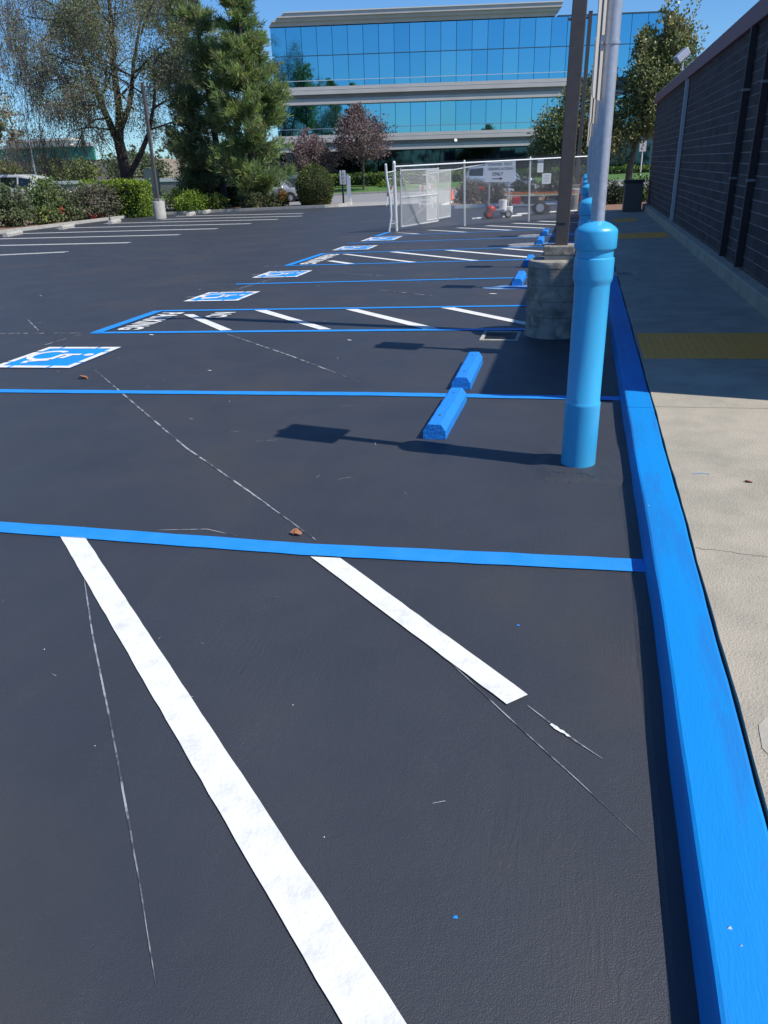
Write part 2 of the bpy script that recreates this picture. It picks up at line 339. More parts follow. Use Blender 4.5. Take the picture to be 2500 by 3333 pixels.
mb = MB()
for i in range(70):     # crumbs broken off the patch edge and grit in the kerb line
    if i < 34: x = rng.uniform(-.12, .36); y = 4.235 + float(np.interp(x, NX, NV)) + rng.normal() * .02
    else: x = rng.uniform(.335, .372); y = rng.uniform(.9, 9)
    r = rng.uniform(.002, .007); z = gz(x) + .004; a = rng.uniform(0, 6.28)
    v = [(x + r * math.cos(a + k * 1.57) * rng.uniform(.6, 1.3), y + r * math.sin(a + k * 1.57), z) for k in range(4)] + [(x, y, z + r * .9)]
    mb.add(v, [(0, 1, 4), (1, 2, 4), (2, 3, 4), (3, 0, 4)])
tag(mb.build('asphalt_crumbs', ASPH, lot), kind='stuff')
def jag(pts, w):
    mb = MB(); prev = None
    for i in range(len(pts) * 6 - 5):
        a = Vector(pts[i // 6]); b = Vector(pts[min(i // 6 + 1, len(pts) - 1)]); p = a.lerp(b, (i % 6) / 6) + Vector((0, rng.uniform(-.004, .004))); q = w * rng.uniform(.1, 1.2)
        cur = ((p.x, p.y - q, gz(p.x) + .0165 * 1), (p.x, p.y + q, gz(p.x) + .0165))
        if prev: mb.quad(prev[0], cur[0], cur[1], prev[1])
        prev = cur
    return mb.build('crack', DARK, lot)
jag([(-.06, 4.36), (-.03, 4.345), (0.01, 4.35)], .004); jag([(.08, 4.34), (.13, 4.335), (.16, 4.30), (.18, 4.29)], .004)
def ribbon(mb, pts, w, h=0.006, jit=0.0, step=0.12, mi=0, taper=False):
    """flat painted band along a ground polyline, edges slightly uneven"""
    P = []
    for a, b in zip(pts[:-1], pts[1:]):
        a = Vector(a); b = Vector(b); n = max(1, int((b - a).length / step))
        for i in range(n): P.append(a.lerp(b, i / n))
    P.append(Vector(pts[-1])); prev = None
    for i, p in enumerate(P):
        d = (P[min(i + 1, len(P) - 1)] - P[max(i - 1, 0)]); d = d.normalized(); q = Vector((-d.y, d.x))
        ww = w * (0.25 + 0.75 * min(1, 4 * min(i, len(P) - 1 - i) / len(P))) if taper else w
        l = p + q * (ww / 2 + random.uniform(-jit, jit)); r = p - q * (ww / 2 + random.uniform(-jit, jit))
        cur = ((l.x, l.y, gz(l.x) + h), (r.x, r.y, gz(r.x) + h))
        if prev: mb.quad(prev[1], cur[1], cur[0], prev[0], mi)
        prev = cur
def gpoly(mb, pts, h=0.006, mi=0): mb.add([(x, y, gz(x) + h) for x, y in pts], [tuple(range(len(pts)))], mi)
def line(pts, w, m, name='stall_line', h=0.006, jit=0.003, step=0.12, taper=False):
    mb = MB(); ribbon(mb, pts, w, h, jit, step, taper=taper); return mb.build(name, m, lot)
# blue stall lines
LB = LINEBLUE
line([(-6.2, 3.24), (-2.9, 3.235), (-1.2, 3.20), (0.385, 3.247)], 0.125, LB)
line([(-8.0, 5.95), (-4.8, 5.95), (-1.5, 6.02), (0.385, 5.99)], 0.105, LB)
line([(-5.86, 8.66), (-1.2, 8.74), (0.385, 8.72)], 0.105, LB)
line([(-5.78, 10.25), (0.385, 10.31)], 0.10, LB)
line([(-5.75, 12.93), (0.385, 13.02)], 0.10, LB)
line([(-5.82, 15.58), (0.385, 15.56)], 0.10, LB)
line([(-5.76, 17.88), (0.385, 18.0)], 0.10, LB)
line([(-5.85, 20.38), (0.385, 20.38)], 0.10, LB)
line([(-5.60, 22.36), (0.385, 22.85)], 0.10, LB)
line([(-5.80, 8.66), (-5.78, 10.24)], 0.15, LB, 'end_line', .009)
line([(-5.76, 15.58), (-5.70, 17.86)], 0.15, LB, 'end_line', .009)
line([(-5.56, 22.40), (-5.50, 23.7)], 0.14, LB, 'end_line', .009)
# white hatching
W_ = 'hatch_stripe'
def stripe(q): mb = MB(); a, b, c, d = [Vector(p) for p in q]; n = max(2, int((a - d).length / .1)); 
def stripe4(a, b, c, d, h=0.006):          # a,b one end; d,c other end
    a, b, c, d = Vector(a), Vector(b), Vector(c), Vector(d); n = max(2, int((a - d).length / .07)); mb = MB(); pv = None
    ax = (d - a).normalized()
    for i in range(n + 1):
        t = i / n; j = 0.0014 if 0 < i < n else 0
        l = a.lerp(d, t) + Vector((-ax.y, ax.x)) * random.uniform(-j, j); r = b.lerp(c, t) + Vector((-ax.y, ax.x)) * random.uniform(-j, j)
        cur = ((l.x, l.y, gz(l.x) + h), (r.x, r.y, gz(r.x) + h))
        if pv: mb.quad(pv[0], pv[1], cur[1], cur[0])
        pv = cur
    return mb.build('hatch_stripe', WHITE, lot)
stripe4((-2.55, 3.172), (-2.40, 3.172), (0.003, 0.80), (-0.164, 0.80))
stripe4((-1.148, 3.125), (-1.00, 3.130), (-0.063, 2.225), (-0.129, 2.161))
stripe4((-4.05, 3.17), (-3.89, 3.17), (-1.6, .75), (-1.76, .75))
stripe4((-5.24, 9.93), (-5.09, 9.93), (-4.02, 8.79), (-4.16, 8.76))
stripe4((-2.99, 10.19), (-2.82, 10.19), (-1.48, 8.80), (-1.66, 8.79))
stripe4((-4.30, 10.20), (-4.12, 10.20), (-2.76, 8.80), (-2.91, 8.79))
stripe4((-1.70, 10.22), (-1.52, 10.22), (-0.40, 9.02), (-0.45, 8.90))
stripe4((-5.14, 16.27), (-5.0, 16.31), (-4.35, 15.64), (-4.52, 15.63))
stripe4((-5.21, 17.63), (-5.04, 17.60), (-3.08, 15.63), (-3.24, 15.63))
stripe4((-4.15, 17.80), (-3.95, 17.80), (-1.85, 15.63), (-2.01, 15.63))
stripe4((-2.90, 17.80), (-2.70, 17.80), (-0.62, 15.75), (-0.78, 15.70))
stripe4((-1.66, 17.82), (-1.47, 17.82), (0.1, 16.2), (-0.05, 16.15))
stripe4((-5.27, 23.50), (-5.12, 23.40), (-4.36, 22.70), (-4.50, 22.68))
stripe4((-4.45, 24.05), (-4.28, 24.00), (-3.02, 22.75), (-3.18, 22.75))
stripe4((-3.65, 24.50), (-3.47, 24.50), (-1.80, 22.90), (-1.95, 22.86))
stripe4((-2.85, 24.95), (-2.66, 24.95), (-0.80, 23.10), (-0.95, 23.05))
stripe4((-2.10, 25.6), (-1.90, 25.6), (-0.2, 23.9), (-0.35, 23.85))
stripe4((-1.35, 26.1), (-1.15, 26.1), (0.25, 24.6), (0.1, 24.6))
# ---------- access symbols
def symbol(ox, oy, sx, sy, tick=False):
    g0 = lambda a, b: (ox + a * sx, oy + b * sy)
    mb = MB(); gpoly(mb, [g0(0, 0), g0(.93, 0), g0(.93, .99), g0(0, .99)], .0060)
    base = mb.build('access_symbol', SYMBLUE, lot)
    mb = MB(); bw = .085
    for t0, t1 in ((0.0, .20), (.235, .70), (.735, 1.0)):
        for (x0, x1, y0, y1) in ((t0 * .93, t1 * .93, 0, bw), (t0 * .93, t1 * .93, .99 - bw, .99)):
            gpoly(mb, [g0(x0, y0), g0(x1, y0), g0(x1, y1), g0(x0, y1)], .010)
    for t0, t1 in ((bw / .99 + .002, .22), (.26, .72), (.76, 1 - bw / .99 - .002)):
        for x0 in (0, .93 - bw * .9): gpoly(mb, [g0(x0, t0 * .99), g0(x0 + bw * .9, t0 * .99), g0(x0 + bw * .9, t1 * .99), g0(x0, t1 * .99)], .010)
    o = mb.build('white_border', WHITE, base)
    mb = MB(); w = .068 * sy
    arc = [g0(.29 + .19 * math.cos(a), .56 + .20 * math.sin(a)) for a in np.linspace(R_(52), R_(318), 22)]
    ribbon(mb, arc, w, .010, step=.05); 
    ribbon(mb, [g0(.67, .60), g0(.45, .60)], w, .0115, step=.1); ribbon(mb, [g0(.555, .585), g0(.53, .43)], w, .010, step=.1)
    ribbon(mb, [g0(.455, .60), g0(.445, .36)], w, .0125, step=.1); ribbon(mb, [g0(.45, .345), g0(.22, .275), g0(.245, .19)], w, .0105, step=.05)
    hd = [g0(.765 + .055 * math.cos(a), .60 + .055 * math.sin(a)) for a in np.linspace(0, 2 * PI, 14, endpoint=False)]
    gpoly(mb, hd, .010)
    mb.build('wheelchair_figure', WHITE, base)
    if tick: line([(ox - .18, oy + .44), (ox - .02, oy + .49)], .06, WHITE, 'paint_tick', taper=True)
symbol(-5.87, 6.82, 1.0, 1.0)
symbol(-5.81, 11.06, .96, .92, True)
symbol(-5.78, 13.72, .94, .92, True)
symbol(-5.70, 18.54, .96, .96)
symbol(-5.62, 20.86, .96, 1.15)
# ---------- ground lettering
def gtext(body, x, y, hgt, width, name='lettering', parent=lot, m=WHITE):
    cu = bpy.data.curves.new('t', 'FONT'); cu.body = body; cu.size = 1; cu.space_character = 1.12; cu.offset = .035
    to = bpy.data.objects.new('t', cu); C.objects.link(to); bpy.context.view_layer.update()
    dg = bpy.context.evaluated_depsgraph_get(); me = bpy.data.meshes.new_from_object(to.evaluated_get(dg))
    bpy.data.objects.remove(to); co = np.array([v.co[:] for v in me.vertices]); mn = co.min(0); mx = co.max(0)
    for v in me.vertices:
        u = (v.co.x - mn[0]) / (mx[0] - mn[0]); q = (v.co.y - mn[1]) / (mx[1] - mn[1])
        X = x + q * hgt; Y = y - u * width; v.co = (X, Y, gz(X) + .007)
    me.materials.append(m); me.name = name; o = bpy.data.objects.new(name, me); C.objects.link(o); o.parent = parent
    # thicken strokes: solid letters as stencil paint
    return o
def vtext(body, size, thick, m, parent, name, width=None, off=0.0):
    """upright lettering mesh in the local XZ plane, facing -Y"""
    cu = bpy.data.curves.new('t', 'FONT'); cu.body = body; cu.size = 1; cu.extrude = 0.0; cu.offset = off
    to = bpy.data.objects.new('t', cu); C.objects.link(to); bpy.context.view_layer.update()
    dg = bpy.context.evaluated_depsgraph_get(); me = bpy.data.meshes.new_from_object(to.evaluated_get(dg)); bpy.data.objects.remove(to)
    co = np.array([v.co[:] for v in me.vertices]); mn = co.min(0); mx = co.max(0); h = mx[1] - mn[1]; wd = width or size * (mx[0] - mn[0]) / h
    for v in me.vertices: v.co = ((v.co.x - mn[0]) / (mx[0] - mn[0]) * wd - wd / 2, 0, (v.co.y - mn[1]) / h * size)
    me.materials.append(m); me.name = name; o = bpy.data.objects.new(name, me); C.objects.link(o); o.parent = parent
    return o
gtext('PARKING', -5.63, 10.08, .34, 1.24); gtext('NO', -4.82, 10.06, .31, .42)
gtext('PARKING', -5.58, 17.62, .35, 1.86)
# ---------- left lot double white lines
for (xl, yl), (xr, yr) in (((-24.0, 19.0), (-14.24, 20.54)), ((-23.8, 24.6), (-13.76, 23.17)), ((-23.8, 27.7), (-13.47, 25.97)), ((-23.72, 30.44), (-13.20, 28.52)),
                           ((-23.46, 33.4), (-12.83, 30.89)), ((-22.5, 35.9), (-12.56, 33.24)), ((-20.36, 37.6), (-12.15, 35.18)), ((-21.0, 40.4), (-12.9, 37.6))):
    for d in (-.085, .085): line([(xl, yl + d), (xr, yr + d)], .10, WHITE, 'bay_line', step=2.0)
# ---------- chalk guide lines, scuffs
for pts, w_ in (([(-7.54, 9.68), (-6.7, 8.78)], .022), ([(-4.61, 6.76), (-2.56, 4.62), (-1.76, 3.87), (-1.18, 3.31)], .014), ([(-0.85, 2.94), (-.64, 2.71), (-.12, 2.10), (.11, 1.84), (.30, 1.62)], .0045),
                ([(-2.31, 2.99), (-1.83, 2.34), (-1.38, 1.76), (-1.01, 1.27), (-.82, 1.01)], .0065), ([(-.06, 2.17), (.06, 2.05), (.18, 1.95)], .007), ([(-4.01, 8.58), (-2.80, 7.44), (-1.79, 6.42)], .018),
                ([(-7.4, 8.66), (-6.0, 8.66)], .03), ([(-5.95, 8.62), (-6.05, 7.85)], .02), ([(-6.7, 12.93), (-5.8, 12.93)], .03), ([(-6.3, 15.58), (-5.85, 15.58)], .03),
                ([(-5.5, 11.98), (-5.3, 13.7)], .02), ([(-2.06, 3.315), (-1.8, 3.36), (-1.61, 3.305)], .006), ([(-4.3, 14.2), (-3.2, 13.6)], .02), ([(-3.0, 12.0), (-1.9, 11.2)], .02)):
    line(pts, w_, CHALK, 'chalk_line', .003, .0008 if w_ < .01 else .002, .05, True)
line([(.02, 2.085), (.085, 2.03)], .011, WHITE, 'chalk_line', .0045, .004, .012, True)
mb = MB()
for i in range(26):
    y = rng.uniform(.9, 15); x = rng.uniform(-7 * y / 9 - .8, .2); a = rng.uniform(0, 6.28); L0 = rng.uniform(.008, .05) * (1 + y * .12)
    c = rng.uniform(-.9, .9); p0 = Vector((x, y)); p1 = p0 + Vector((math.cos(a), math.sin(a))) * L0; p2 = p1 + Vector((math.cos(a + c), math.sin(a + c))) * L0
    ribbon(mb, [p0, p0 * .15 + p1 * .75 + p2 * .1, p2] if abs(c) < .25 else [p0, p1], rng.uniform(.001, .0022) * (1 + y * .16), .0032, step=.03)
tag(mb.build('scuff_mark', CHALK, lot), kind='stuff')
mb = MB()
for i in range(75):
    y = rng.uniform(.8, 22); x = rng.uniform(-7 * y / 9 - .8, .25); r = rng.uniform(.001, .0026) * (1 + y * .10)
    z = gz(x); a = rng.uniform(0, 6.28)
    v = [(x + r * math.cos(a + k * 1.57) * (1 + .5 * (k % 2)), y + r * math.sin(a + k * 1.57), z + .0005) for k in range(4)] + [(x, y, z + r * .8)]
    mb.add(v, [(0, 1, 4), (1, 2, 4), (2, 3, 4), (3, 0, 4)])
tag(mb.build('paint_speck', WHITE, lot), kind='stuff')
for x, y, s_ in ((-2.83, 5.25, .03), (-1.35, 2.35, .014), (-3.40, 6.79, .05), (-5.0, 8.55, .08), (-7.6, 8.6, .05), (-9, 12, .06), (-6.2, 12.4, .05), (-1.2, 11.4, .12), (-2.4, 8.2, .06)):
    line([(x, y), (x + s_, y - s_ * .5)], s_ * .35, WHITE, 'paint_drip', .0042, .001, .02, True)
# blown paint round the far stops
for i, (x, y, a, b, m) in enumerate(((-.83, 11.98, .55, .22, OVERBL), (-.2, 12.2, .3, .5, OVERBL), (-1.15, 18.5, .5, .55, OVERSP), (-.45, 18.6, .45, .5, OVERBL), (-1.1, 20.9, .5, .5, OVERSP), (-.45, 21.0, .45, .5, OVERBL),
                                     (-6.02, 7.35, .12, .5, OVERBL))):
    mb = MB(); n = 18; pts = [(x + a * math.cos(t) * rng.uniform(.75, 1.05), y + b * math.sin(t) * rng.uniform(.75, 1.05)) for t in np.linspace(0, 2 * PI, n, endpoint=False)]
    if i == 6: continue
    gpoly(mb, pts, .0035); mb.build('overspray_patch', m, lot)
# drain
dr = empty('drain_grate', (-.745, 8.38, gz(-.745)), label='small square iron drain grate in the asphalt left of the round concrete base', cat='drain')
mb = MB()
for a in ((-.20, .20, -.24, -.20), (-.20, .20, .20, .24), (-.20, -.165, -.2, .2), (.165, .20, -.2, .2)): mb.box(*a, -.01, .009)
mb.build('frame', CONC3, dr)
mb = MB(); mb.box(-.165, .165, -.2, .2, -.03, -.004); mb.build('pit_floor', DARK, dr)
for k in range(7): mb = MB(); mb.box(-.16, .16, -.185 + k * .056, -.165 + k * .056, -.004, .006); mb.build('slat', DARK, dr)

# ---------- kerb
kerb = empty('kerb', kind='structure')
joints = [-3, 5.42, 8.3, 11.3, 14.3, 17.3, 20.3, 23.3, 26.3, 28.4]
def kprof(y):
    w1 = wob(y, .0022) + kshift(y); top = .104 + .0012 * math.sin(y * 4); f_ = .396 + w1; q = wob(y * 1.7, .003) + kshift(y) * .35
    return [(f_ - .020, -.05), (f_ - .012, .0), (f_, .075), (f_ + .003, .090), (f_ + .009, .100), (f_ + .018, top), (.48, top + .002), (.566 + q, top + .001), (.574 + q, top - .003), (.577 + q, top - .010), (.578 + q, top - .06)]
for a, b in zip(joints[:-1], joints[1:]):
    mb = MB(); n = max(2, int((b - a) / .12)); rows = []
    for i in range(n + 1):
        y = a + .004 + (b - a - .008) * i / n; rows.append([(x, y, gz(.4) + z) for x, z in kprof(y)])
    k = len(rows[0]); o = len(mb.v)
    for r in rows: mb.v.extend(r)
    for i in range(n):
        for j in range(k - 1): mb.f.append((o + i * k + j, o + i * k + j + 1, o + (i + 1) * k + j + 1, o + (i + 1) * k + j)); mb.m.append(0)
    mb.f.append(tuple(range(k))[::-1]); mb.m.append(0); mb.f.append(tuple(n * k + j for j in range(k))); mb.m.append(0)
    mb.build('kerb_section', BLUE, kerb)
mb = MB()
for p in ((.495, 1.12, .009), (.432, 1.33, .005), (.45, 1.29, .003), (.425, 3.7, .004)):
    x, y, r = p; z = gz(.4) + .107
    mb.add([(x - r, y - r * .4, z - .003), (x + r, y - r * .7, z - .003), (x + r * .7, y + r * .8, z - .003), (x - r * .4, y + r, z - .003), (x, y, z + .003)], [(0, 1, 4), (1, 2, 4), (2, 3, 4), (3, 0, 4)])
tag(mb.build('paint_flake', WHITE, kerb), kind='stuff')
# ---------- sidewalk
side = empty('sidewalk', kind='structure')
mb = MB(); mb.box(.5805, 1.94, -6, 28.5, -.2, .062); mb.build('bedding', mat('joint_dirt', (.10, .085, .07), .95, col2=(.16, .14, .11), nscale=40), side)
SL = [-6, -2.2, 5.44, 6.88]
def slab(y0, y1, x0=.585, x1=1.918, m=CONC):
    mb = MB(); zt = lambda x: gz(x) + .104
    n = max(1, int((y1 - y0) / .12))
    for i in range(n):
        a = y0 + .004 + (y1 - y0 - .008) * i / n; b = y0 + .004 + (y1 - y0 - .008) * (i + 1) / n
        xa = x0 + wob(a * 1.9 + 2, .0035); xb = x0 + wob(b * 1.9 + 2, .0035)
        mb.quad((xa, a, zt(x0)), (x1, a, zt(x1)), (x1, b, zt(x1)), (xb, b, zt(x0)))
        mb.quad((xa, a, zt(x0) - .04), (xa, a, zt(x0)), (xb, b, zt(x0)), (xb, b, zt(x0) - .04))
    mb.quad((x0, y0 + .004, zt(x0) - .04), (x1, y0 + .004, zt(x1) - .04), (x1, y0 + .004, zt(x1)), (x0, y0 + .004, zt(x0)))
    mb.quad((x0, y1 - .004, zt(x0) - .04), (x0, y1 - .004, zt(x0)), (x1, y1 - .004, zt(x1)), (x1, y1 - .004, zt(x1) - .04))
    return mb.build('slab', m, side)
for a, b in zip(SL[:-1], SL[1:]): slab(a, b)
def mat_(y0, y1, x0=.605, x1=1.86):
    mb = MB(); z = lambda x: gz(x) + .104
    mb.add([(x0, y0, z(x0) + .004), (x1, y0, z(x1) + .004), (x1, y1, z(x1) + .004), (x0, y1, z(x0) + .004)], [(0, 1, 2, 3)])
    mb.add([(x0, y0, z(x0)), (x1, y0, z(x1)), (x1, y0, z(x1) + .004), (x0, y0, z(x0) + .004)], [(0, 1, 2, 3)])
    o = mb.build('tactile_mat', YELLOW, side)
    mb = MB(); sp = .06
    for i in range(int((x1 - x0) / sp)):
        for j in range(int((y1 - y0) / sp)):
            x = x0 + .03 + i * sp; y = y0 + .03 + j * sp; zz = z(x) + .0035
            v = [(x + .012 * math.cos(a), y + .012 * math.sin(a), zz) for a in (0, 1.57, 3.14, 4.71)] + [(x + .007 * math.cos(a), y + .007 * math.sin(a), zz + .005) for a in (0, 1.57, 3.14, 4.71)]
            mb.add(v, [(0, 1, 5, 4), (1, 2, 6, 5), (2, 3, 7, 6), (3, 0, 4, 7), (4, 5, 6, 7)])
    tag(mb.build('dome', YELLOW, o), kind='stuff')
slab(6.88, 8.0); mat_(6.90, 7.97)
ys = [8.0, 9.4, 10.8, 12.3, 13.8, 15.3, 16.7, 18.9, 20.4, 22.3, 23.7, 25.2, 26.8, 28.4]
for a, b in zip(ys[:-1], ys[1:]): slab(a, b)
mat_(18.1, 19.4, .78, 1.85); mat_(23.1, 24.3, .88, 1.5)
mb = MB(); z = gz(.7) + .105
for a in ((.54, .86, 12.21, 12.25), (.54, .86, 12.58, 12.62), (.54, .58, 12.25, 12.58), (.82, .86, 12.25, 12.58)): mb.box(*a, z - .02, z + .004)
mb.build('utility_frame', CONC3, side); mb = MB(); mb.box(.58, .82, 12.25, 12.58, z - .02, z + .001); mb.build('utility_cover', CONC2, side)
def crack(pts, w):
    mb = MB(); P = [Vector(p) for p in pts]; prev = None
    for a, b in zip(P[:-1], P[1:]):
        for i in range(8):
            p = a.lerp(b, i / 8) + Vector((0, rng.uniform(-.006, .006))); q = w * rng.uniform(.5, 1.2)
            cur = ((p.x, p.y - q, gz(p.x) + .1047), (p.x, p.y + q, gz(p.x) + .1047))
            if prev: mb.quad(prev[0], cur[0], cur[1], prev[1])
            prev = cur
    return mb.build('crack', mat('crack_dark', (.12, .10, .08), .95), side)
crack([(.59, 3.25), (.68, 3.24), (.82, 3.21), (1.03, 3.18), (1.3, 3.2)], .0022); crack([(.59, 1.77), (.62, 1.785), (.70, 1.75), (.82, 1.67)], .0014); crack([(.6, 8.9), (1.0, 8.86), (1.5, 8.95), (1.9, 8.9)], .003)
# trowelled repair patch
mb = MB(); n = 26; pts = [(.80 + .20 * math.cos(t) * rng.uniform(.9, 1.05), 1.99 + .16 * math.sin(t) * rng.uniform(.85, 1.1)) for t in np.linspace(0, 2 * PI, n, endpoint=False)]
mb.add([(x, y, gz(x) + .1062) for x, y in pts], [tuple(range(n))]); mb.build('repair_patch', mat('repair_mortar', (.40, .37, .31), .85, col2=(.34, .315, .265), nscale=9, bump=.4, bscale=30), side)
mb = MB(); mb.add([(x, y, gz(x) + .1052) for x, y in ((.68, 4.16), (.72, 4.17), (.77, 4.165), (.765, 4.175), (.72, 4.182), (.685, 4.172))], [tuple(range(6))]); mb.build('blue_paint_smear', mat('faded_blue', (.16, .24, .42), .8), side)
# ---------- ledge along the wall
led = empty('wall_ledge', kind='structure'); ya = 5.47
mb = MB(); prev = None
for i in range(60):
    y = ya + (28.5 - ya) * i / 59; cur = [(1.919, y, gz(1.92) + .05), (1.925, y, gz(1.92) + .255), (1.94, y, gz(1.92) + .273), (2.052, y, gz(2.05) + .29)]
    if prev:
        for k in range(3): mb.quad(prev[k + 1], prev[k], cur[k], cur[k + 1])
    prev = cur
mb.quad((1.919, ya, .05), (1.94, ya, .318), (2.052, ya, .338), (2.052, ya, .05)); mb.build('ledge_curb', CONC, led)

# ---------- block-wall building
bw = empty('block_wall_building', (2.05, 5.47, 0), label='long low building of dark blocks with a maroon coping beside the sidewalk', cat='building')
X0, Y0, Y1 = 2.05, 5.47, 28.4
mb = MB(); mb.box(.007, 22, .0, Y1 - Y0, -.3, 3.20); mb.build('wall', MORTAR, bw)
mb = MB(); mb.box(-.07, 22.05, -.05, Y1 - Y0 + .05, 3.201, 3.425); mb.build('coping', COPING, bw, bevel=.008)
mb = MB(); mb.box(-.075, .10, -.055, Y1 - Y0 + .055, 3.4255, 3.437); mb.build('coping_flashing', OFFW, bw)
mb = MB(); mb.box(0, .02, 0, .388, 0, .1215); bm0 = mb.build('block', BLOCK, bw, loc=(0, 4.0, .375))
bme = bm0.data; first = True; courses = 21; stuff = MB()
for k in range(courses):
    z0 = .372 + k * .1347; off = .2 if k % 2 else 0
    nb = 0; y = -.0 - off
    while y < Y1 - Y0:
        a = max(0, y); b = min(Y1 - Y0, y + .388)
        if b - a > .05:
            if 3.75 <= y < 9.4 and b - a > .38:
                if first: bm0.location = (0, y, z0); first = False
                else:
                    q = bm0.copy(); C.objects.link(q); q.parent = bw; q.location = (rng.uniform(-.001, .001), y, z0)
            else: stuff.box(0, .02, a, b, z0, z0 + .1215)
        y += .40
tag(stuff.build('block_courses', BLOCK2, bw), kind='stuff')
mb = MB(); mb.box(-.004, .02, 0, Y1 - Y0, .22, .362); mb.build('base_course', BLOCK, bw)
def downspout(y, s_, m, z0, z1, strap=True):
    mb = MB(); mb.box(-s_ - .012, -.012, y - s_ / 2, y + s_ / 2, z0, z1); o = mb.build('downspout', m, bw, bevel=.005)
    if strap:
        for z in (1.38, 2.45):
            mb = MB(); mb.box(-s_ - .018, -.001, y - s_ / 2 - .012, y + s_ / 2 + .012, z, z + .03); mb.build('strap', MORTAR if m is DKPIPE else LTPIPE, o)
downspout(11.15 - Y0, .078, DKPIPE, .37, 3.19); downspout(12.42 - Y0, .078, DKPIPE, .37, 3.19); downspout(19.75 - Y0, .075, LTPIPE, .37, 3.19, False)
mb = MB(); mb.box(.55, 3.0, 2.0, 13.3, 3.43, 3.95); mb.build('rooftop_curb', OFFW, bw, bevel=.01)
mb = MB(); mb.box(1.2, 2.4, 16.5, 18.2, 3.43, 4.0); mb.build('roof_unit', OFFW, bw, bevel=.01)
fl = empty('floodlight', (1.97, 20.9, 3.44), R_(25), label='grey box floodlight tilted on the maroon coping of the block building', cat='floodlight')
mb = MB(); mb.tube([(0, 0, 0), (0, 0, .16)], .022); mb.build('bracket', GALV, fl)
mb = MB(); mb.box(-.2, .2, -.12, .12, -.09, .09); h_ = mb.build('housing', GALV, fl, loc=(-.05, 0, .30), bevel=.02); h_.rotation_euler = (0, R_(-38), 0); h_.scale = (.8, .8, .8)
mb = MB(); mb.box(-.17, .17, -.10, .10, -.1, -.091); mb.build('lens', LAMPG, h_)

# ---------- planting beds, street, far side
bed = empty('planting_bed', kind='structure')
mb = MB(); zb = gz(-24.5) + .06
mb.add([(-24.55, 16, zb), (-24.55, 41.5, zb), (-23.2, 43.2, zb), (-13.4, 43.5, gz(-13.4) + .08), (-12.9, 46.2, gz(-13) + .08), (-40, 46.4, gz(-30) + .08), (-40, 16, gz(-30) + .08)], [tuple(range(7))]); mb.build('mulch', MULCH, bed)
def kerbline(pts, w=.16, h=.14, m=CONC3, par=bed, name='concrete_kerb'):
    mb = MB(); prev = None
    for i, p in enumerate(pts):
        p = Vector(p); d = (Vector(pts[min(i + 1, len(pts) - 1)]) - Vector(pts[max(i - 1, 0)])).normalized(); q = Vector((-d.y, d.x)) * w / 2
        l, r = p + q, p - q; z = gz(p.x)
        cur = [(l.x, l.y, z - .05), (l.x, l.y, z + h), (r.x, r.y, z + h), (r.x, r.y, z - .05)]
        if prev:
            for k in range(3): mb.quad(prev[k], cur[k], cur[k + 1], prev[k + 1])
        else: mb.quad(*cur)
        prev = cur
    mb.quad(*prev[::-1]); return mb.build(name, m, par)
kerbline([(-24.45, 16), (-24.45, 30), (-24.45, 40.5), (-24.1, 42.2), (-23.0, 43.15), (-21, 43.35), (-17, 43.4), (-13.6, 43.35), (-12.95, 43.7), (-12.8, 44.5), (-12.9, 46.2)])
mb = MB()
for i in range(900):
    x = rng.uniform(-27.5, -24.6); y = rng.uniform(26, 43); r = rng.uniform(.02, .06); a = rng.uniform(0, 6.28); z = gz(x) + .065
    mb.add([(x + r * math.cos(a), y + r * math.sin(a), z), (x - r * math.sin(a) * .5, y + r * math.cos(a) * .5, z + .03), (x - r * math.cos(a), y - r * math.sin(a), z + .005), (x + r * math.sin(a) * .5, y - r * math.cos(a) * .5, z)], [(0, 1, 2, 3)])
tag(mb.build('leaf_litter', DEADLEAF, bed), kind='stuff')
isl = empty('planter_island', kind='structure')
mb = MB(); mb.add([(-3.0, 36.1, gz(-3) + .09), (-5.5, 36.3, gz(-5) + .09), (-6.1, 37.3, gz(-6) + .09), (-6.1, 43.4, gz(-6) + .09), (14, 43.4, gz(8) + .09), (14, 28.6, gz(8) + .09), (.4, 28.6, .10), (.2, 36.1, gz(0) + .09)], [tuple(range(8))[::-1]]); mb.build('mulch', MULCH, isl)
kerbline([(.30, 28.7), (.30, 35.2), (.05, 35.9), (-.6, 36.05), (-3.0, 36.1), (-5.4, 36.25), (-5.95, 36.6), (-6.15, 37.4), (-6.2, 43.4)], .17, .15, mat('white_kerb', (.70, .69, .64), .8), isl)
def flat(name, y0, y1, m, dz, x0=-260, x1=260):
    mb = MB(); xs = [x0, -30, 8, x1]
    for i in range(3): mb.quad((xs[i], y0, gz(xs[i]) + dz), (xs[i + 1], y0, gz(xs[i + 1]) + dz), (xs[i + 1], y1, gz(xs[i + 1]) + dz), (xs[i], y1, gz(xs[i]) + dz))
    o = mb.build(name, m); return tag(o, kind='structure')
flat('driveway_apron', 43.3, 49.0, APRON, -.02); flat('street', 49.0, 67.5, STREET, -.045)
flat('street_gutter', 66.4, 67.5, APRON, -.041)
fk = MB(); xs = [-260, -30, 8, 260]
for i in range(3):
    a, b = xs[i], xs[i + 1]; za, zb_ = gz(a), gz(b)
    fk.quad((a, 67.5, za - .05), (b, 67.5, zb_ - .05), (b, 67.5, zb_ + .12), (a, 67.5, za + .12)); fk.quad((a, 67.5, za + .12), (b, 67.5, zb_ + .12), (b, 67.9, zb_ + .12), (a, 67.9, za + .12))
tag(fk.build('far_kerb', CONC3), kind='structure')
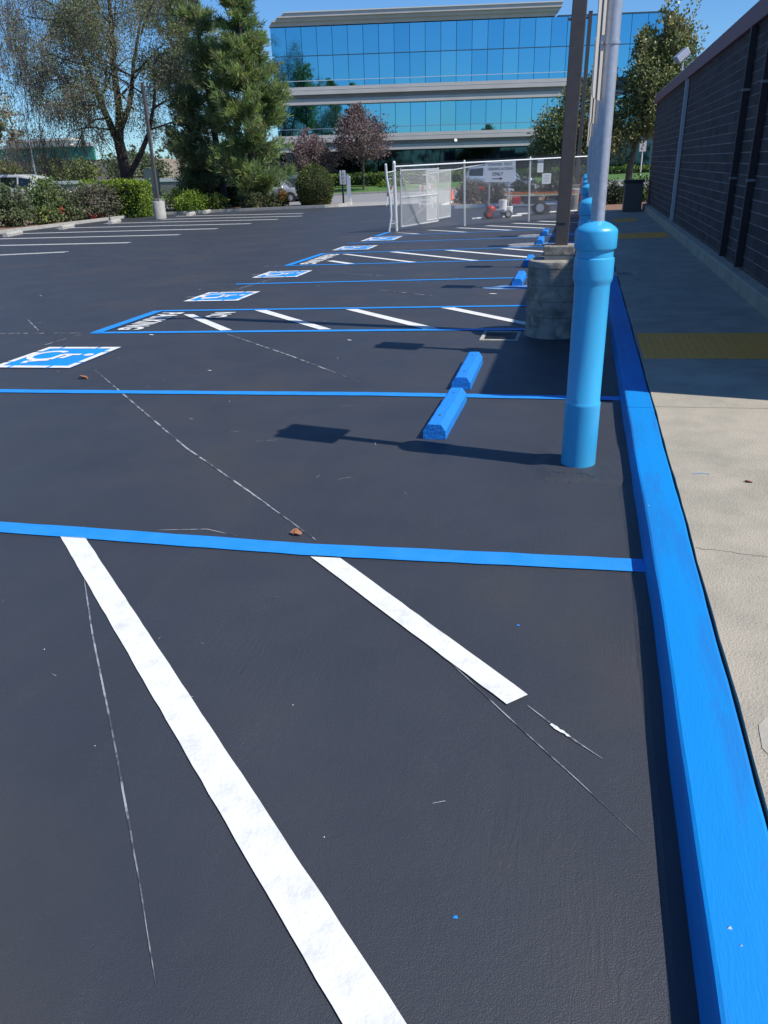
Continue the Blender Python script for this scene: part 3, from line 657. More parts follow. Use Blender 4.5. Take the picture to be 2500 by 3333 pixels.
mb = MB(); nx = 80; rows = [(67.9, .10, 0), (70, .14, .02), (73, .26, .03), (77.5, .42, .02), (96, .6, 0)]
vs_ = []
for y, dz, a in rows:
    for i in range(nx + 1):
        x = -260 + 520 * i / nx; vs_.append((x, y + .12 * (x + 10) * (.18 if y > 70 else 0) * 0, gz(x) + dz + a * math.sin(x * .7)))
mb.add(vs_, [(j * (nx + 1) + i, j * (nx + 1) + i + 1, (j + 1) * (nx + 1) + i + 1, (j + 1) * (nx + 1) + i) for j in range(4) for i in range(nx)])
tag(mb.build('lawn', GRASS, smooth=True), kind='structure')

# ---------- office building
ob = empty('office_building', (-10, 85, 0), math.atan2(.1794, .9838), label='big office building with bands of blue mirror glass and pale concrete', cat='building')
def obx(name, m, *a, bevel=0): mb = MB(); mb.box(*a); return mb.build(name, m, ob, bevel=bevel)
obx('core_wall', MULL, -20.2, 17.6, .35, 26, -.5, 13.9)
obx('mechanical_screen', OFFCON, -16, 4, 4, 20, 14, 15.6)
# parapet with slanted left end
def band(name, z0, z1, yf, sl, sr, m=OFFCON, slant=0):
    mb = MB(); v = [(sl, yf, z0), (sr, yf, z0), (sr, 2, z0), (sl, 2, z0), (sl + slant, yf, z1), (sr, yf, z1), (sr, 2, z1), (sl + slant, 2, z1)]
    mb.add(v, [(0, 3, 2, 1), (4, 5, 6, 7), (0, 1, 5, 4), (1, 2, 6, 5), (2, 3, 7, 6), (3, 0, 4, 7)]); return mb.build(name, m, ob)
band('parapet', 13.97, 14.30, -.10, -20.5, 6.5, slant=.3); band('parapet_step', 14.302, 14.58, -.45, -20.2, 6.75, slant=.6); band('parapet_cap', 14.583, 14.93, -.80, -19.6, 6.95, slant=.8)
band('roof_trim', 14.934, 15.02, -.88, -18.9, 7.05, m=OFFW)
obx('roof_edge', MULL, 6.7, 17.7, -.05, 2, 13.9, 14.02)
def storey_band(z0, z1, sr):
    d = z1 - z0
    band('concrete_band', z0 + d * .56, z1, -.95, -20.3, sr); band('band_recess', z0 + d * .31, z0 + d * .558, -.15, -20.1, sr - .4); band('lower_band', z0, z0 + d * .308, -.75, -20.2, sr - .3)
    band('band_reveal', z0 + d * .82, z0 + d * .835, -.965, -20.31, sr + .01, m=OFFW)
storey_band(7.29, 8.79, 8.2); storey_band(3.10, 4.58, 6.2)
pane_me = {}
def pane(s0, s1, z0, z1, y=0.0, m=None):
    key = (round(s1 - s0, 3), round(z1 - z0, 3), m.name)
    if key not in pane_me:
        mb = MB(); mb.box(0, s1 - s0, 0, .04, 0, z1 - z0); o = mb.build('window_pane', m, ob); pane_me[key] = o.data
    else:
        o = bpy.data.objects.new('window_pane', pane_me[key]); C.objects.link(o); o.parent = ob
    o.location = (s0, y, z0); o.rotation_euler = (rng.normal() * .0026, 0, rng.normal() * .002)
    return o
lines = [-18.92 + 1.4760 * k for k in range(-1, 25)]
for a, b in zip(lines[:-1], lines[1:]):
    if b > 17.6: break
    g0 = GLASSM[int(rng.integers(0, 3))]
    pane(a + .02, b - .02, 11.53, 13.88, 0, g0); pane(a + .02, b - .02, 9.42, 11.45, 0, GLASSM[int(rng.integers(0, 3))])
    pane(a + .02, b - .02, 8.80, 9.36, 0, GLASSM[int(rng.integers(0, 3))])
    pane(a + .02, b - .02, 5.21, 7.26, .1, GLASSM[int(rng.integers(0, 3))]); pane(a + .02, b - .02, 4.60, 5.15, .1, GLASSM[1])
    pane(a + .02, b - .02, .85, 3.0, .25, GLASSG)
obx('mullion_rail', MULLW, -20.1, 17.5, -.02, .1, 9.365, 9.415); obx('mullion_rail', MULL, -20.1, 17.5, -.02, .1, 11.455, 11.525)
obx('mullion_rail', MULLW, -20.1, 17.5, .05, .16, 5.155, 5.205); obx('sill_rail', MULLW, -20.1, 17.5, .2, .3, .72, .85); obx('base_wall', MULL, -20.1, 17.5, .22, .36, -.6, .72)
# small dish / camera on the lower band
cd = MB(); cd.lathe([(.02, 0), (.14, .06), (.15, .07), (.02, .05)], 12); o = cd.build('dish', WPLAST, ob, loc=(-2.7, -1.1, 3.75)); o.rotation_euler = (R_(60), R_(30), 0)

# ---------- distant store, low wall, hills
st = empty('store_building', (-120, 170, -1), label='distant store with a white roof canopy and dark green fascia', cat='building')
def sbx(n, m, *a): mb = MB(); mb.box(*a); return mb.build(n, m, st)
sbx('wall', BEIGE, -22, 22, 0, 30, 0, 5.6); sbx('fascia', GREENF, -20, 14, -.6, 0, 5.6, 8.35); sbx('fascia_trim', OFFW, -20, 14, -1.0, 0, 8.36, 9.05)
sbx('canopy', WPLAST, -6.5, 9.5, -2.2, -.7, 8.6, 9.6); sbx('roof_slab', WPLAST, -7.5, 10, -3.4, 3, 9.61, 10.1)
lw = empty('low_wall', (-40, 72, -.7), label='low grey wall with a white cap beyond the hedge', cat='wall')
mb = MB(); mb.box(-20, 15, 0, .25, -.2, 1.55); mb.build('wall', GREYW, lw); mb = MB(); mb.box(-20, 15, -.05, .3, 1.551, 1.85); mb.build('cap', OFFW, lw)
mb = MB(); n = 60; v = []
for i in range(n + 1):
    x = -700 + 1400 * i / n; h = 14 + 8 * math.sin(i * .5) + 5 * math.sin(i * 1.3); v += [(x, 700, -2), (x, 760, h), (x, 880, -2)]
mb.add(v, [(3 * i + k, 3 * i + 3 + k, 3 * i + 4 + k, 3 * i + 1 + k) for i in range(n) for k in (0, 1)]); tag(mb.build('hills', mat('hill_scrub', (.07, .085, .055), .95), smooth=True), kind='structure')

# ================================================================== TREES
def grow(mb, tips, p, d, r, L, depth, droop=0.0, spread=.55, seg=4, nsub=3, wand=.18, minr=.006):
    pts = [Vector(p)]; dd = Vector(d).normalized(); rs = [r]
    for i in range(seg):
        dd = (dd + Vector(rng.normal(size=3)) * wand * .5 + Vector((0, 0, -droop * (i + 1) / seg))).normalized()
        pts.append(pts[-1] + dd * L / seg); rs.append(max(minr, r * (1 - .55 * (i + 1) / seg)))
    mb.tube(pts, rs, 6 if r > .05 else (4 if r > .015 else 3), caps=False)
    if depth == 0:
        tips.append((pts[-1], dd)); tips.append((pts[-2], dd)); return
    for k in range(nsub):
        t = rng.uniform(.35, 1.0) if k < nsub - 1 else 1.0; i = min(len(pts) - 2, int(t * seg)); q = pts[i].lerp(pts[i + 1], t * seg - i if t < 1 else 1)
        rr = rs[min(i, len(rs) - 1)] * .6; nd = (dd + Vector(rng.normal(size=3)) * spread).normalized()
        grow(mb, tips, q, nd, max(minr, rr), L * rng.uniform(.55, .8), depth - 1, droop * 1.2, spread, 3 if depth < 3 else seg, nsub, wand, minr)

# --- big sparse deciduous tree
tb = (-29.2, 50.0, gz(-29.2)); big = empty('deciduous_tree', tb, label='big sparse half-bare tree with drooping twigs on its left side', cat='tree')
mb = MB(); tips = []
mb.tube([(0, 0, -.1), (.05, 0, 1.5), (-.1, .1, 3.2), (-.15, 0, 4.2)], [.52, .40, .36, .34], 10)
mb.tube([(.2, 0, 2.2), (1.1, .2, 3.4), (1.9, .2, 4.6), (2.6, .1, 6.2), (3.1, 0, 8)], [.22, .18, .14, .1, .06], 7)
mb.tube([(-.15, 0, 4.1), (.2, 0, 6.0), (.2, .1, 8.5), (.6, 0, 11.5), (.7, 0, 14)], [.3, .24, .19, .13, .05], 8)
mb.tube([(-.15, 0, 4.0), (-.9, .1, 6.0), (-1.7, 0, 8.8), (-2.2, -.1, 11.2), (-3.0, 0, 13.5)], [.25, .2, .15, .1, .05], 8)
mb.tube([(-.1, 0, 4.6), (1.1, -.1, 6.4), (1.8, -.2, 8.6), (2.6, 0, 11)], [.2, .16, .11, .06], 7)
mb.build('trunk', BARK, big, smooth=True)
mb = MB()
for (p, d, L, dr_) in [((-1.2, 0, 7.0), (-1, .1, .45), 3.6, .30), ((-1.6, 0, 8.6), (-1, -.2, .5), 4.0, .34), ((-1.9, 0, 10), (-1, .2, .5), 4.0, .32), ((-.7, 0, 5.6), (-1, -.2, .1), 3.4, .26), ((-.4, 0, 4.9), (-1, .3, .0), 3.3, .2),
                      ((-2.2, 0, 11.4), (-1, 0, .8), 3.2, .3), ((-.9, 0, 6.2), (-.8, -.6, .4), 3.2, .3), ((.2, 0, 7), (-.5, -.5, .6), 3, .25), ((.5, 0, 9), (.4, -.6, .6), 3, .25), ((1.6, 0, 8), (.9, 0, .6), 3, .25),
                      ((2.5, 0, 6), (1, -.2, .3), 3, .25), ((1.9, 0, 4.8), (1, .2, .1), 2.6, .25), ((.6, 0, 11), (0, 0, 1), 3.0, .2), ((-2.6, 0, 12.6), (-.4, 0, 1), 2.5, .2), ((2.4, 0, 10), (.5, 0, .8), 2.6, .2), ((-1.4, 0, 7.8), (-1, -.4, .1), 3.4, .3)] + [((float(rng.uniform(-2.2, 2.2)), float(rng.uniform(-.3, .3)), float(rng.uniform(5.5, 11.5))), (float(rng.uniform(-1, .8)), float(rng.uniform(-1, 1)), float(rng.uniform(0, .7))), float(rng.uniform(2, 3.2)), .2) for _ in range(12)]:
    grow(mb, tips, p, d, .07, L, 4, dr_ * .55, .5, 4, 3, .3, .007)
mb.build('limbs', BARK, big, smooth=False)
T = np.array([t[0][:] for t in tips]); D = np.array([t[1][:] for t in tips])
print('tips', len(T))
# hanging twigs
mb = MB(); sel = rng.choice(len(T), 7500, replace=True)
for i in sel:
    p = Vector(T[i]);
    if p.x > 1.5 and rng.random() < .6: continue
    L0 = rng.uniform(.3, .9) * (1.3 if p.x < -2 else .8); a = rng.uniform(0, 6.28); q = Vector((math.cos(a) * .15, math.sin(a) * .15, 0))
    mb.tube([p, p + q * L0 + Vector((0, 0, -L0 * .4)), p + q * L0 * 1.4 + Vector((0, 0, -L0))], [.014, .011, .007], 3, caps=False)
mb.build('drooping_twigs', TWIG, big)
idx = rng.integers(0, len(T), 190000); keep = (T[idx, 0] > -6.5) & (rng.random(len(idx)) < np.clip(.55 + T[idx, 0] * .05 + (T[idx, 2] - 7) * .08, .15, 1))
idx = idx[keep]; P = T[idx] + rng.normal(size=(len(idx), 3)) * np.array([.36, .36, .40]) - np.array([0, 0, .2]); DD = rng.normal(size=(len(idx), 3)) + np.array([0, 0, -.6])
leaf_mesh('crown', P, DD, .11, [L_DEC, L_GREY], big, mi=(rng.random(len(idx)) < .28).astype(int), aspect=.5)

# --- conifers made of needle tufts
def tufts(centers, dirs, n=14, L=.34, w=.05, up=.5):
    m = len(centers); C_ = np.repeat(centers, n, 0); D_ = np.repeat(dirs, n, 0) * .9 + rng.normal(size=(m * n, 3)) * .55; D_[:, 2] += up
    return C_ + rng.normal(size=(m * n, 3)) * .06, D_
def conifer(x, y, label, prof, base=.3, lean=(0, 0), ntuft=900, mats=(L_PINE, L_PINED), trunk_r=.2, L=.36, w=.13, trunkm=BARK, clump=.35, name='pine_tree', H_=None, cz=None):
    """prof: list of (z, radius, xoffset)"""
    root = empty(name, (x, y, gz(x)), label=label, cat='tree')
    zs_ = [p[0] for p in prof]; H0 = max(zs_)
    mb = MB(); mb.tube([(0, 0, -.1), (lean[0] * .3, lean[1] * .3, H0 * .3), (lean[0] * .7, lean[1] * .7, H0 * .7), (lean[0], lean[1], H0 * .98)], [trunk_r, trunk_r * .8, trunk_r * .5, .03], 8)
    mb.build('trunk', trunkm, root, smooth=True)
    nb = 120; br = MB(); cs = []; ds = []
    for i in range(nb):
        z = rng.uniform(min(zs_), H0 * .97); R0 = np.interp(z, zs_, [p[1] for p in prof]); xo = np.interp(z, zs_, [p[2] for p in prof])
        a = rng.uniform(0, 2 * PI); r = R0 * rng.uniform(.55, 1.12); e = Vector((xo + r * math.cos(a), r * math.sin(a), z + r * .18)); t = z / H0
        s0 = Vector((lean[0] * t, lean[1] * t, z - r * .25)); md = s0.lerp(e, .6) + Vector((0, 0, -r * .08)); br.tube([s0, md, e], [.04, .025, .01], 4, caps=False)
        k = max(4, int(1.9 * ntuft / nb)); tt = rng.uniform(.35, 1.05, k); 
        pts = np.array([(s0.lerp(e, float(q)))[:] for q in tt]) + rng.normal(size=(k, 3)) * clump * np.array([1, 1, .6]) * (.25 + r * .3)
        cs.append(pts); dv = np.array([math.cos(a), math.sin(a), .35]); ds.append(np.tile(dv, (k, 1)))
    br.build('branches', BARK, root); cs = np.concatenate(cs); ds = np.concatenate(ds)
    P, D = tufts(cs, ds, L=L); mi = np.repeat((rng.random(len(cs)) < .45).astype(int), 14)
    leaf_mesh('crown', P, D, L, list(mats), root, aspect=w, mi=mi)
    return root
conifer(-18.7, 46.0, 'broad bright green pine standing nearest the glass office at the end of the tree row', [(.7, 1.0, .1), (1.6, 2.1, .25), (3.2, 2.35, .35), (5, 2.1, .25), (6.5, 1.75, .1), (8.2, 1.3, -.1), (9.8, .95, -.3), (12.5, .3, -.4)], ntuft=2300, trunk_r=.24)
conifer(-21.1, 47.2, 'tall narrow pine with a black leaning trunk left of the broad pine', [(4.0, .3, .2), (5.5, .6, .1), (7, .8, -.2), (9, .8, -.5), (11, .8, -.7), (13.5, .3, -.9)], lean=(-.9, 0), ntuft=420, trunk_r=.24, mats=(L_PINED, L_PINE))
conifer(-22.9, 47.0, 'short drooping olive pine behind the light pole and the bright hedge', [(1.2, .9, .5), (2.4, 1.4, .1), (4.0, 1.3, 0), (5.4, .9, -.1), (6.6, .3, 0)], ntuft=760, mats=(L_PINED, L_DEC), trunk_r=.16)
conifer(-26.0, 54, 'tall rounded pine rising behind the big sparse tree', [(7.2, .7, 0), (8.2, 1.5, 0), (10, 1.8, .3), (12, 1.6, 0), (14.5, .9, 0)], ntuft=520, trunk_r=.26)
conifer(-60, 16.5, 'tall dark conifer off to the side, mirrored in the office glass', [(1.5, 3.0, 0), (8, 3.6, 0), (14, 2.4, 0), (20, .4, 0)], ntuft=1800, trunk_r=.4, L=.9, w=.3)
conifer(-52, 9, 'second dark conifer off to the side, mirrored in the office glass', [(1.5, 3.0, 0), (6, 3.4, 0), (10, 2.4, 0), (14, .4, 0)], ntuft=1500, trunk_r=.4, L=.9, w=.3)

def leafy(name, x, y, label, clusters, leafs, size=.13, trunk=None, trunkm=BARK, z=None, mi=None, aspect=.55, cat='tree', group=None, branches=0, shell=.5, jitter=None):
    z0 = gz(x) if z is None else z; root = empty(name, (x, y, z0), label=label, cat=cat, group=group)
    if trunk:
        mb = MB(); mb.tube(trunk[0], trunk[1], 8); mb.build('trunk', trunkm, root, smooth=True)
    if branches:
        mb = MB(); s0 = Vector(trunk[0][-1])
        for c in clusters:
            for k in range(branches):
                d = rng.normal(size=3); d /= np.linalg.norm(d); e = Vector((c[0] + d[0] * c[3] * .8, c[1] + d[1] * c[4] * .8, c[2] + d[2] * c[5] * .8)); mb.tube([s0, s0.lerp(e, .5) + Vector((0, 0, .1)), e], [.05, .03, .008], 4, caps=False)
        mb.build('branches', trunkm, root)
    P, D = blob_points(clusters, shell=shell); ms = leafs if isinstance(leafs, (list, tuple)) else [leafs]
    leaf_mesh('crown' if cat == 'tree' else 'foliage', P, D, size, ms, root, mi=rng.integers(0, len(ms), len(P)) if len(ms) > 1 else None, aspect=aspect)
    return root
# right-hand tree behind the wall
cl = [(a_, b_, c_, d_, e_, f_, int(g_ * 2.8)) for a_, b_, c_, d_, e_, f_, g_ in [(.65, 0, 4.4, 1.05, 1.1, 1.2, 2600), (1.25, 0, 5.6, .55, .7, .9, 1200), (.35, 0, 5.4, .5, .6, .8, 1000), (1.6, .2, 4.6, .7, .8, .9, 1300), (.0, 0, 3.0, 1.1, 1.1, .9, 1800), (-1.9, -.2, 3.4, 1.0, 1.0, 1.1, 2200), (-2.9, -.3, 2.6, 1.0, 1.0, 1.0, 2000),
      (-3.3, -.2, 1.9, .8, .8, .6, 900), (-1.2, -.3, 2.3, 1.1, 1.0, .8, 1500), (1.0, 0, 3.3, 1.0, 1.0, .9, 1500), (-1.3, 0, 4.4, .6, .7, .7, 800)]]
tr_ = leafy('pear_tree', 1.75, 36.0, 'bushy glossy-leaved tree with upright shoots behind the end of the block wall', cl, [L_PEAR], .115, ([(0, 0, -.1), (.05, 0, 1.2), (.2, 0, 2.4), (.6, 0, 3.6)], [.15, .13, .10, .06]), BARK2, branches=5)
mb = MB(); P = []; D = []
for k in range(26):
    c = cl[int(rng.integers(0, 5))]; x = c[0] + rng.uniform(-.6, .6); z = c[2] + c[5] * .7; L0 = rng.uniform(.5, 1.1); dx = rng.uniform(-.15, .35)
    for j in range(34): t = rng.random(); P.append((x + dx * t * L0 + rng.normal() * .05, c[1] + rng.normal() * .2, z + t * L0)); D.append((rng.normal(), rng.normal(), 1.0))
leaf_mesh('shoots', P, D, .14, [L_PEAR], tr_)
# plum trees across the street
for (x, y, lb, s_) in ((-18.9, 72, 'small purple-leaved tree on the lawn left of the chain-link fence', 1), (-23.9, 73, 'purple-leaved tree peeking out right of the broad pine', .72)):
    leafy('plum_tree', x, y, lb, [(0, 0, 4.2 * s_, 2.2 * s_, 2.2, 1.9 * s_, 3800), (-.5, 0, 5.6 * s_, 1.2, 1.2, 1.0, 1300), (.9, 0, 3.4 * s_, 1.6, 1.6, 1.1, 1500), (-1.3, 0, 3.5 * s_, 1.3, 1.3, .9, 1200)], [L_PLUM], .19, ([(0, 0, 0), (.02, 0, 1.2), (0, 0, 2.6)], [.12, .1, .07]), BARK2, z=gz(x) + .22, branches=12)
# left edge tree
leafy('street_tree', -33.4, 40, 'grey-green tree cut by the left edge of the view', [(0, 0, 7.4, 3.3, 3, 2.6, 5000), (1.6, 0, 5.6, 2.0, 2, 1.4, 2200), (3.2, 0, 4.5, .9, .8, .5, 420)], [L_GREY, L_DEC], .17, ([(0, 0, 0), (0, 0, 3), (0, 0, 6)], [.3, .25, .15]), branches=10)
# far background trees
far = [(-90, 118, 'yellowish round tree at the far left below the green fascia', 4.6, 3.0, L_FARY), (-84.5, 121, 'dark round tree standing in front of the green fascia', 5.3, 3.4, L_FAR), (-77, 117, 'light green spreading tree at the right end of the green fascia', 5.0, 3.6, L_FARY),
       (-72, 124, 'dark spreading tree right of the green fascia', 5.8, 4.4, L_FAR), (-66, 118, 'dark bushy tree seen behind the big sparse trunk', 5.2, 4.2, L_FAR), (-57, 120, 'mid green tree seen between the sparse trunk and the light pole', 4.8, 4.0, L_FAR), (-50, 116, 'green tree glimpsed right of the light pole', 4.4, 3.6, L_FAR),
       (-81, 108, 'low yellow-green bush below the green fascia', 2.2, 1.8, L_FARY), (-88, 106, 'low grey bush at the far left above the silver van', 2.8, 2.6, L_GREY), (-43, 118, 'green tree glimpsed behind the short olive pine', 4.6, 3.8, L_FAR), (-95, 125, 'dark tree at the far left edge beyond the van', 4.0, 3.5, L_FAR)]
for x, y, lb, h, r, m in far:
    leafy('background_tree', x, y, lb, [(0, 0, h * .62, r, r * .8, h * .38, 1500), (r * .4, 0, h * .5, r * .6, r * .6, h * .3, 500)], [m], .42, ([(0, 0, -.3), (0, 0, h * .5)], [.2, .12]), z=gz(x) - .1, group='trees far behind the hedge')
mb = MB()   # far-off woodland that reads as one mass
P = []; 
for i in range(70):
    x = -150 + i * 5.2 + rng.uniform(-2, 2); y = rng.uniform(215, 260); h = rng.uniform(5, 9.5)
    P.append((x, y, h * .5, 4.2, 3, h * .5, 150))
Pp, Dd = blob_points(P); tag(leaf_mesh('woodland', Pp, Dd, 1.1, [L_FAR]), kind='stuff')
P = [(x, y, h * .5, 4.5, 3, h * .5, 140) for x, y, h in [(-110 + i * 6.5 + rng.uniform(-2, 2), -85 + rng.uniform(-8, 8), rng.uniform(5, 9)) for i in range(34)]]
Pp, Dd = blob_points(P); tag(leaf_mesh('woodland', Pp, Dd, 1.0, [L_FAR]), kind='stuff')

# ================================================================== SHRUBS
ol = 'oleander shrubs along the left kerb'
def shrub(x, y, label, r, h, m, n=1400, size=.10, z=0, name='shrub', group=None, sy=None, flat_=False, sub=3):
    if group == ol: h *= 1.3; n = int(n * 1.3)
    cl = []
    for k in range(sub):
        cl.append((rng.uniform(-.35, .35) * r, rng.uniform(-.3, .3) * r, h * rng.uniform(.42, .55), r * rng.uniform(.6, .8), (sy or r) * .7, h * .5, n // sub))
    cl.append((0, 0, h * .3, r * .85, (sy or r) * .85, h * .32, n // 3))
    root = leafy(name, x, y, label, cl, m, size, None, cat='shrub', group=group, z=gz(x) + .06 + z, shell=.35)
    mb = MB()
    for k in range(7): a = rng.uniform(0, 6.28); mb.tube([(0, 0, 0), (math.cos(a) * r * .4, math.sin(a) * r * .3, h * .5), (math.cos(a) * r * .6, math.sin(a) * r * .5, h * .8)], [.025, .018, .008], 4, caps=False)
    mb.build('stems', BARK, root); return root
ol = 'oleander shrubs along the left kerb'
for i, (x, y, r, h, lb, m) in enumerate([(-27.6, 32.8, 1.1, 1.45, 'dusty green oleander at the left edge of the view', [L_OLE, L_GREY]), (-26.6, 34.6, 1.1, 1.5, 'dusty green oleander in front of the silver van rear', [L_OLE]), (-26.0, 36.2, 1.0, 1.65, 'tallest oleander with upright blue-green shoots', [L_OLE, L_PINE]),
                                     (-25.9, 37.9, 1.1, 1.35, 'oleander in front of the silver van nose', [L_OLE]), (-25.5, 39.3, 1.1, 1.4, 'loose oleander with red flowers at its foot', [L_OLE, L_GREY]), (-25.0, 40.7, 1.0, 1.35, 'dull oleander against the left end of the bright hedge', [L_OLE, L_GREY])]):
    shrub(x, y, lb, r, h, m, 2600, .13, group=ol, sub=5)
for x, y in ((-25.0, 39.0), (-24.95, 39.4), (-25.2, 36.6), (-26.2, 36.0)):
    f_ = MB()
    for k in range(8): a, b, c = rng.normal(size=3) * .09; f_.box(a - .03, a + .03, b - .03, b + .03, c, c + .05)
    o = f_.build('flower_cluster', FLOWER, loc=(x, y, gz(x) + (.25 if y > 38.5 else .7))); tag(o, {39.0: 'lower left cluster of red flowers at the shrub foot by the kerb', 39.4: 'lower right cluster of red flowers at the shrub foot by the kerb', 36.6: 'small red flowers halfway up the tall oleander', 36.0: 'few red flowers on the oleander before the van'}[y], 'flowers')
def hedge_box(name, x0, x1, y0, y1, h, m, label, n=5000, size=.09, rz=0, z=None, top=None, group=None):
    cx, cy = (x0 + x1) / 2, (y0 + y1) / 2; lx, ly = x1 - x0, y1 - y0; root = empty(name, (cx, cy, gz(cx) + .05 if z is None else z), rz, label=label, cat='hedge', group=group)
    mb = MB(); mb.box(-lx / 2 + .12, lx / 2 - .12, -ly / 2 + .12, ly / 2 - .12, 0, h - .12); mb.build('inner_core', mat(name + '_stems', (.02, .03, .012), .95), root)  # solid dark green block filling the hedge behind its leaves
    f = rng.random(n); P = np.empty((n, 3)); D = rng.normal(size=(n, 3)) * .7
    a = lx * ly; b = lx * h; c = ly * h; t = a + 2 * b + 2 * c; ux = rng.uniform(-.5, .5, n) * lx; uy = rng.uniform(-.5, .5, n) * ly; uz = rng.uniform(0.02, 1, n) * h
    k = np.where(f < a / t, 0, np.where(f < (a + b) / t, 1, np.where(f < (a + 2 * b) / t, 2, np.where(f < (a + 2 * b + c) / t, 3, 4))))
    P[:, 0] = np.where(k == 3, -lx / 2, np.where(k == 4, lx / 2, ux)); P[:, 1] = np.where(k == 1, -ly / 2, np.where(k == 2, ly / 2, uy)); P[:, 2] = np.where(k == 0, h, uz)
    P += rng.normal(size=(n, 3)) * .05; P[:, 2] += .05 * np.sin(P[:, 0] * 3.1) + .03 * np.sin(P[:, 0] * 7); D[:, 2] += np.where(k == 0, 1, .25); D[:, 1] += np.where(k == 1, -.8, np.where(k == 2, .8, 0))
    leaf_mesh('foliage', P, D, size, m, root, mi=rng.integers(0, len(m), n)); return root
hedge_box('hedge', -26.9, -23.2, 40.9, 42.1, 1.75, [L_YEL, L_YEL, L_HEDGE], 'bright yellow-green clipped hedge left of the light pole', 8000, .12)
shrub(-21.6, 43.9, 'yellow-green low hedge bush right of the light pole', 1.25, 1.15, [L_YEL, L_HEDGE], 2600, .11, sub=4)
shrub(-20.3, 44.3, 'small yellow-green bush at the end of the low hedge', .7, .9, [L_YEL, L_DKSH], 1200, .1)
shrub(-23.0, 44.6, 'dark shaded shrub behind the light pole base', 1.0, 1.3, [L_DKSH, L_HEDGE], 2000, .11)
shrub(-18.3, 45.1, 'dark shrub at the foot of the broad pine trunk', 1.1, 1.0, [L_DKSH, L_PINED], 1800, .1)
shrub(-17.2, 44.9, 'low green shrub left of the orange bush', .7, .8, [L_DKSH, L_TOP], 1300, .1)
shrub(-16.75, 45.4, 'small orange-leaved clipped bush beside the rounded topiary', .42, 1.0, [L_ORNG], 1700, .08, name='orange_bush')
def topiary(x, y, label, prof, n, m, sq=1.0, rz=0):
    root = empty('topiary', (x, y, gz(x) + .08), rz, label=label, cat='topiary'); mb = MB(); mb.lathe([(max(.02, r - .12), max(0, z - .03)) for r, z in prof], 18); mb.build('inner_core', mat('topiary_stems', (.02, .03, .012), .95), root)  # solid dark body of the bush, set just inside the leaf shell
    z = rng.uniform(prof[0][1], prof[-1][1], n); r = np.interp(z, [p[1] for p in prof], [p[0] for p in prof]); a = rng.uniform(0, 2 * PI, n)
    k = (1 - (r / max(p[0] for p in prof))) * 1.2 * (z > prof[-1][1] * .6) ; P = np.stack([r * np.cos(a), r * np.sin(a) * sq, z], 1) + rng.normal(size=(n, 3)) * .035
    D = np.stack([np.cos(a), np.sin(a), .3 + k], 1) + rng.normal(size=(n, 3)) * .55; leaf_mesh('foliage', P, D, .085, m, root); return root
topiary(-14.65, 45.0, 'large rounded clipped topiary bush beside the driveway', [(.72, 0), (.86, .4), (1.02, .9), (1.0, 1.2), (.85, 1.5), (.62, 1.78), (.35, 1.97), (.05, 2.06)], 9000, [L_TOP])
topiary(-20.3, 49.5, 'boxy clipped topiary in shade between the two pine trunks', [(.6, 0), (.75, .6), (.8, 1.3), (.7, 1.6), (.4, 1.8), (.05, 1.85)], 4500, [L_TOP])
hedge_box('hedge', -46, 24, 77.2, 79.2, .85, [L_HEDGE, L_HEDGE, L_DKSH], 'long light green hedge along the foot of the office building', 26000, .22, z=.02)
hedge_box('hedge', -24.5, -19.8, 47.6, 48.6, 1.35, [L_TOP, L_DKSH], 'shaded olive hedge running behind the leaning pine trunk', 5000, .11)
shrub(-17, 75.2, 'low mounded shrub on the lawn right of the purple tree', 1.8, .7, [L_HEDGE], 900, .2, z=.2)
shrub(-4.9, 37.2, 'grey-brown twiggy shrub in the planter left of the striping machine', .85, 1.15, [L_DRYSH, L_GREY], 2600, .09)
shrub(-3.9, 37.6, 'second grey-brown shrub behind the striping machine', .8, 1.05, [L_DRYSH], 1800, .09)
shrub(-2.6, 38.4, 'dark leafy shrub behind the bucket cart', .6, 1.2, [L_DKSH], 1500, .1)
shrub(-1.4, 38.2, 'dark shrub left of the brown light pole', .75, 1.25, [L_DKSH, L_DRYSH], 2200, .1)
shrub(-.2, 38.6, 'dark shrub seen behind the row of blue bollards', .9, 1.3, [L_DKSH], 2000, .1)
shrub(1.2, 33.2, 'low dark shrub at the foot of the glossy tree', .9, .8, [L_DKSH], 1800, .1)
shrub(2.3, 34.5, 'sunlit green shrub between the glossy tree and the wall end', .9, .9, [L_HEDGE, L_DKSH], 1600, .1)
shrub(3.2, 31.5, 'dark shrub against the far end of the block wall', 1.0, 1.0, [L_DKSH], 1400, .1)

# ================================================================== PARKING FURNITURE
# wheel stops
def stop_mesh(name, m, w=.155, h=.105, L=.95):
    mb = MB(); a = w / 2; prof = [(-a, 0), (a, 0), (a, h * .55), (a * .60, h * .97), (a * .5, h), (-a * .5, h), (-a * .60, h * .97), (-a, h * .55)]
    n = 12; k = len(prof); rows = []
    for i in range(n + 1):
        y = L * i / n; mb.v.extend([(x + (rng.uniform(-.0015, .0015)), y, z + (rng.uniform(-.001, .001) if z > 0 else 0)) for x, z in prof])
    for i in range(n):
        for j in range(k): mb.f.append((i * k + j, i * k + (j + 1) % k, (i + 1) * k + (j + 1) % k, (i + 1) * k + j)); mb.m.append(0)
    mb.f.append(tuple(range(k))[::-1]); mb.m.append(0); mb.f.append(tuple(n * k + j for j in range(k))); mb.m.append(0)
    o = mb.build(name, m); return o
STOPB = mat('stop_blue_paint', (0.01, 0.23, 0.72), 0.6, col2=(0.015, 0.20, 0.64), nscale=8, bump=.6, bscale=45)
st0 = None
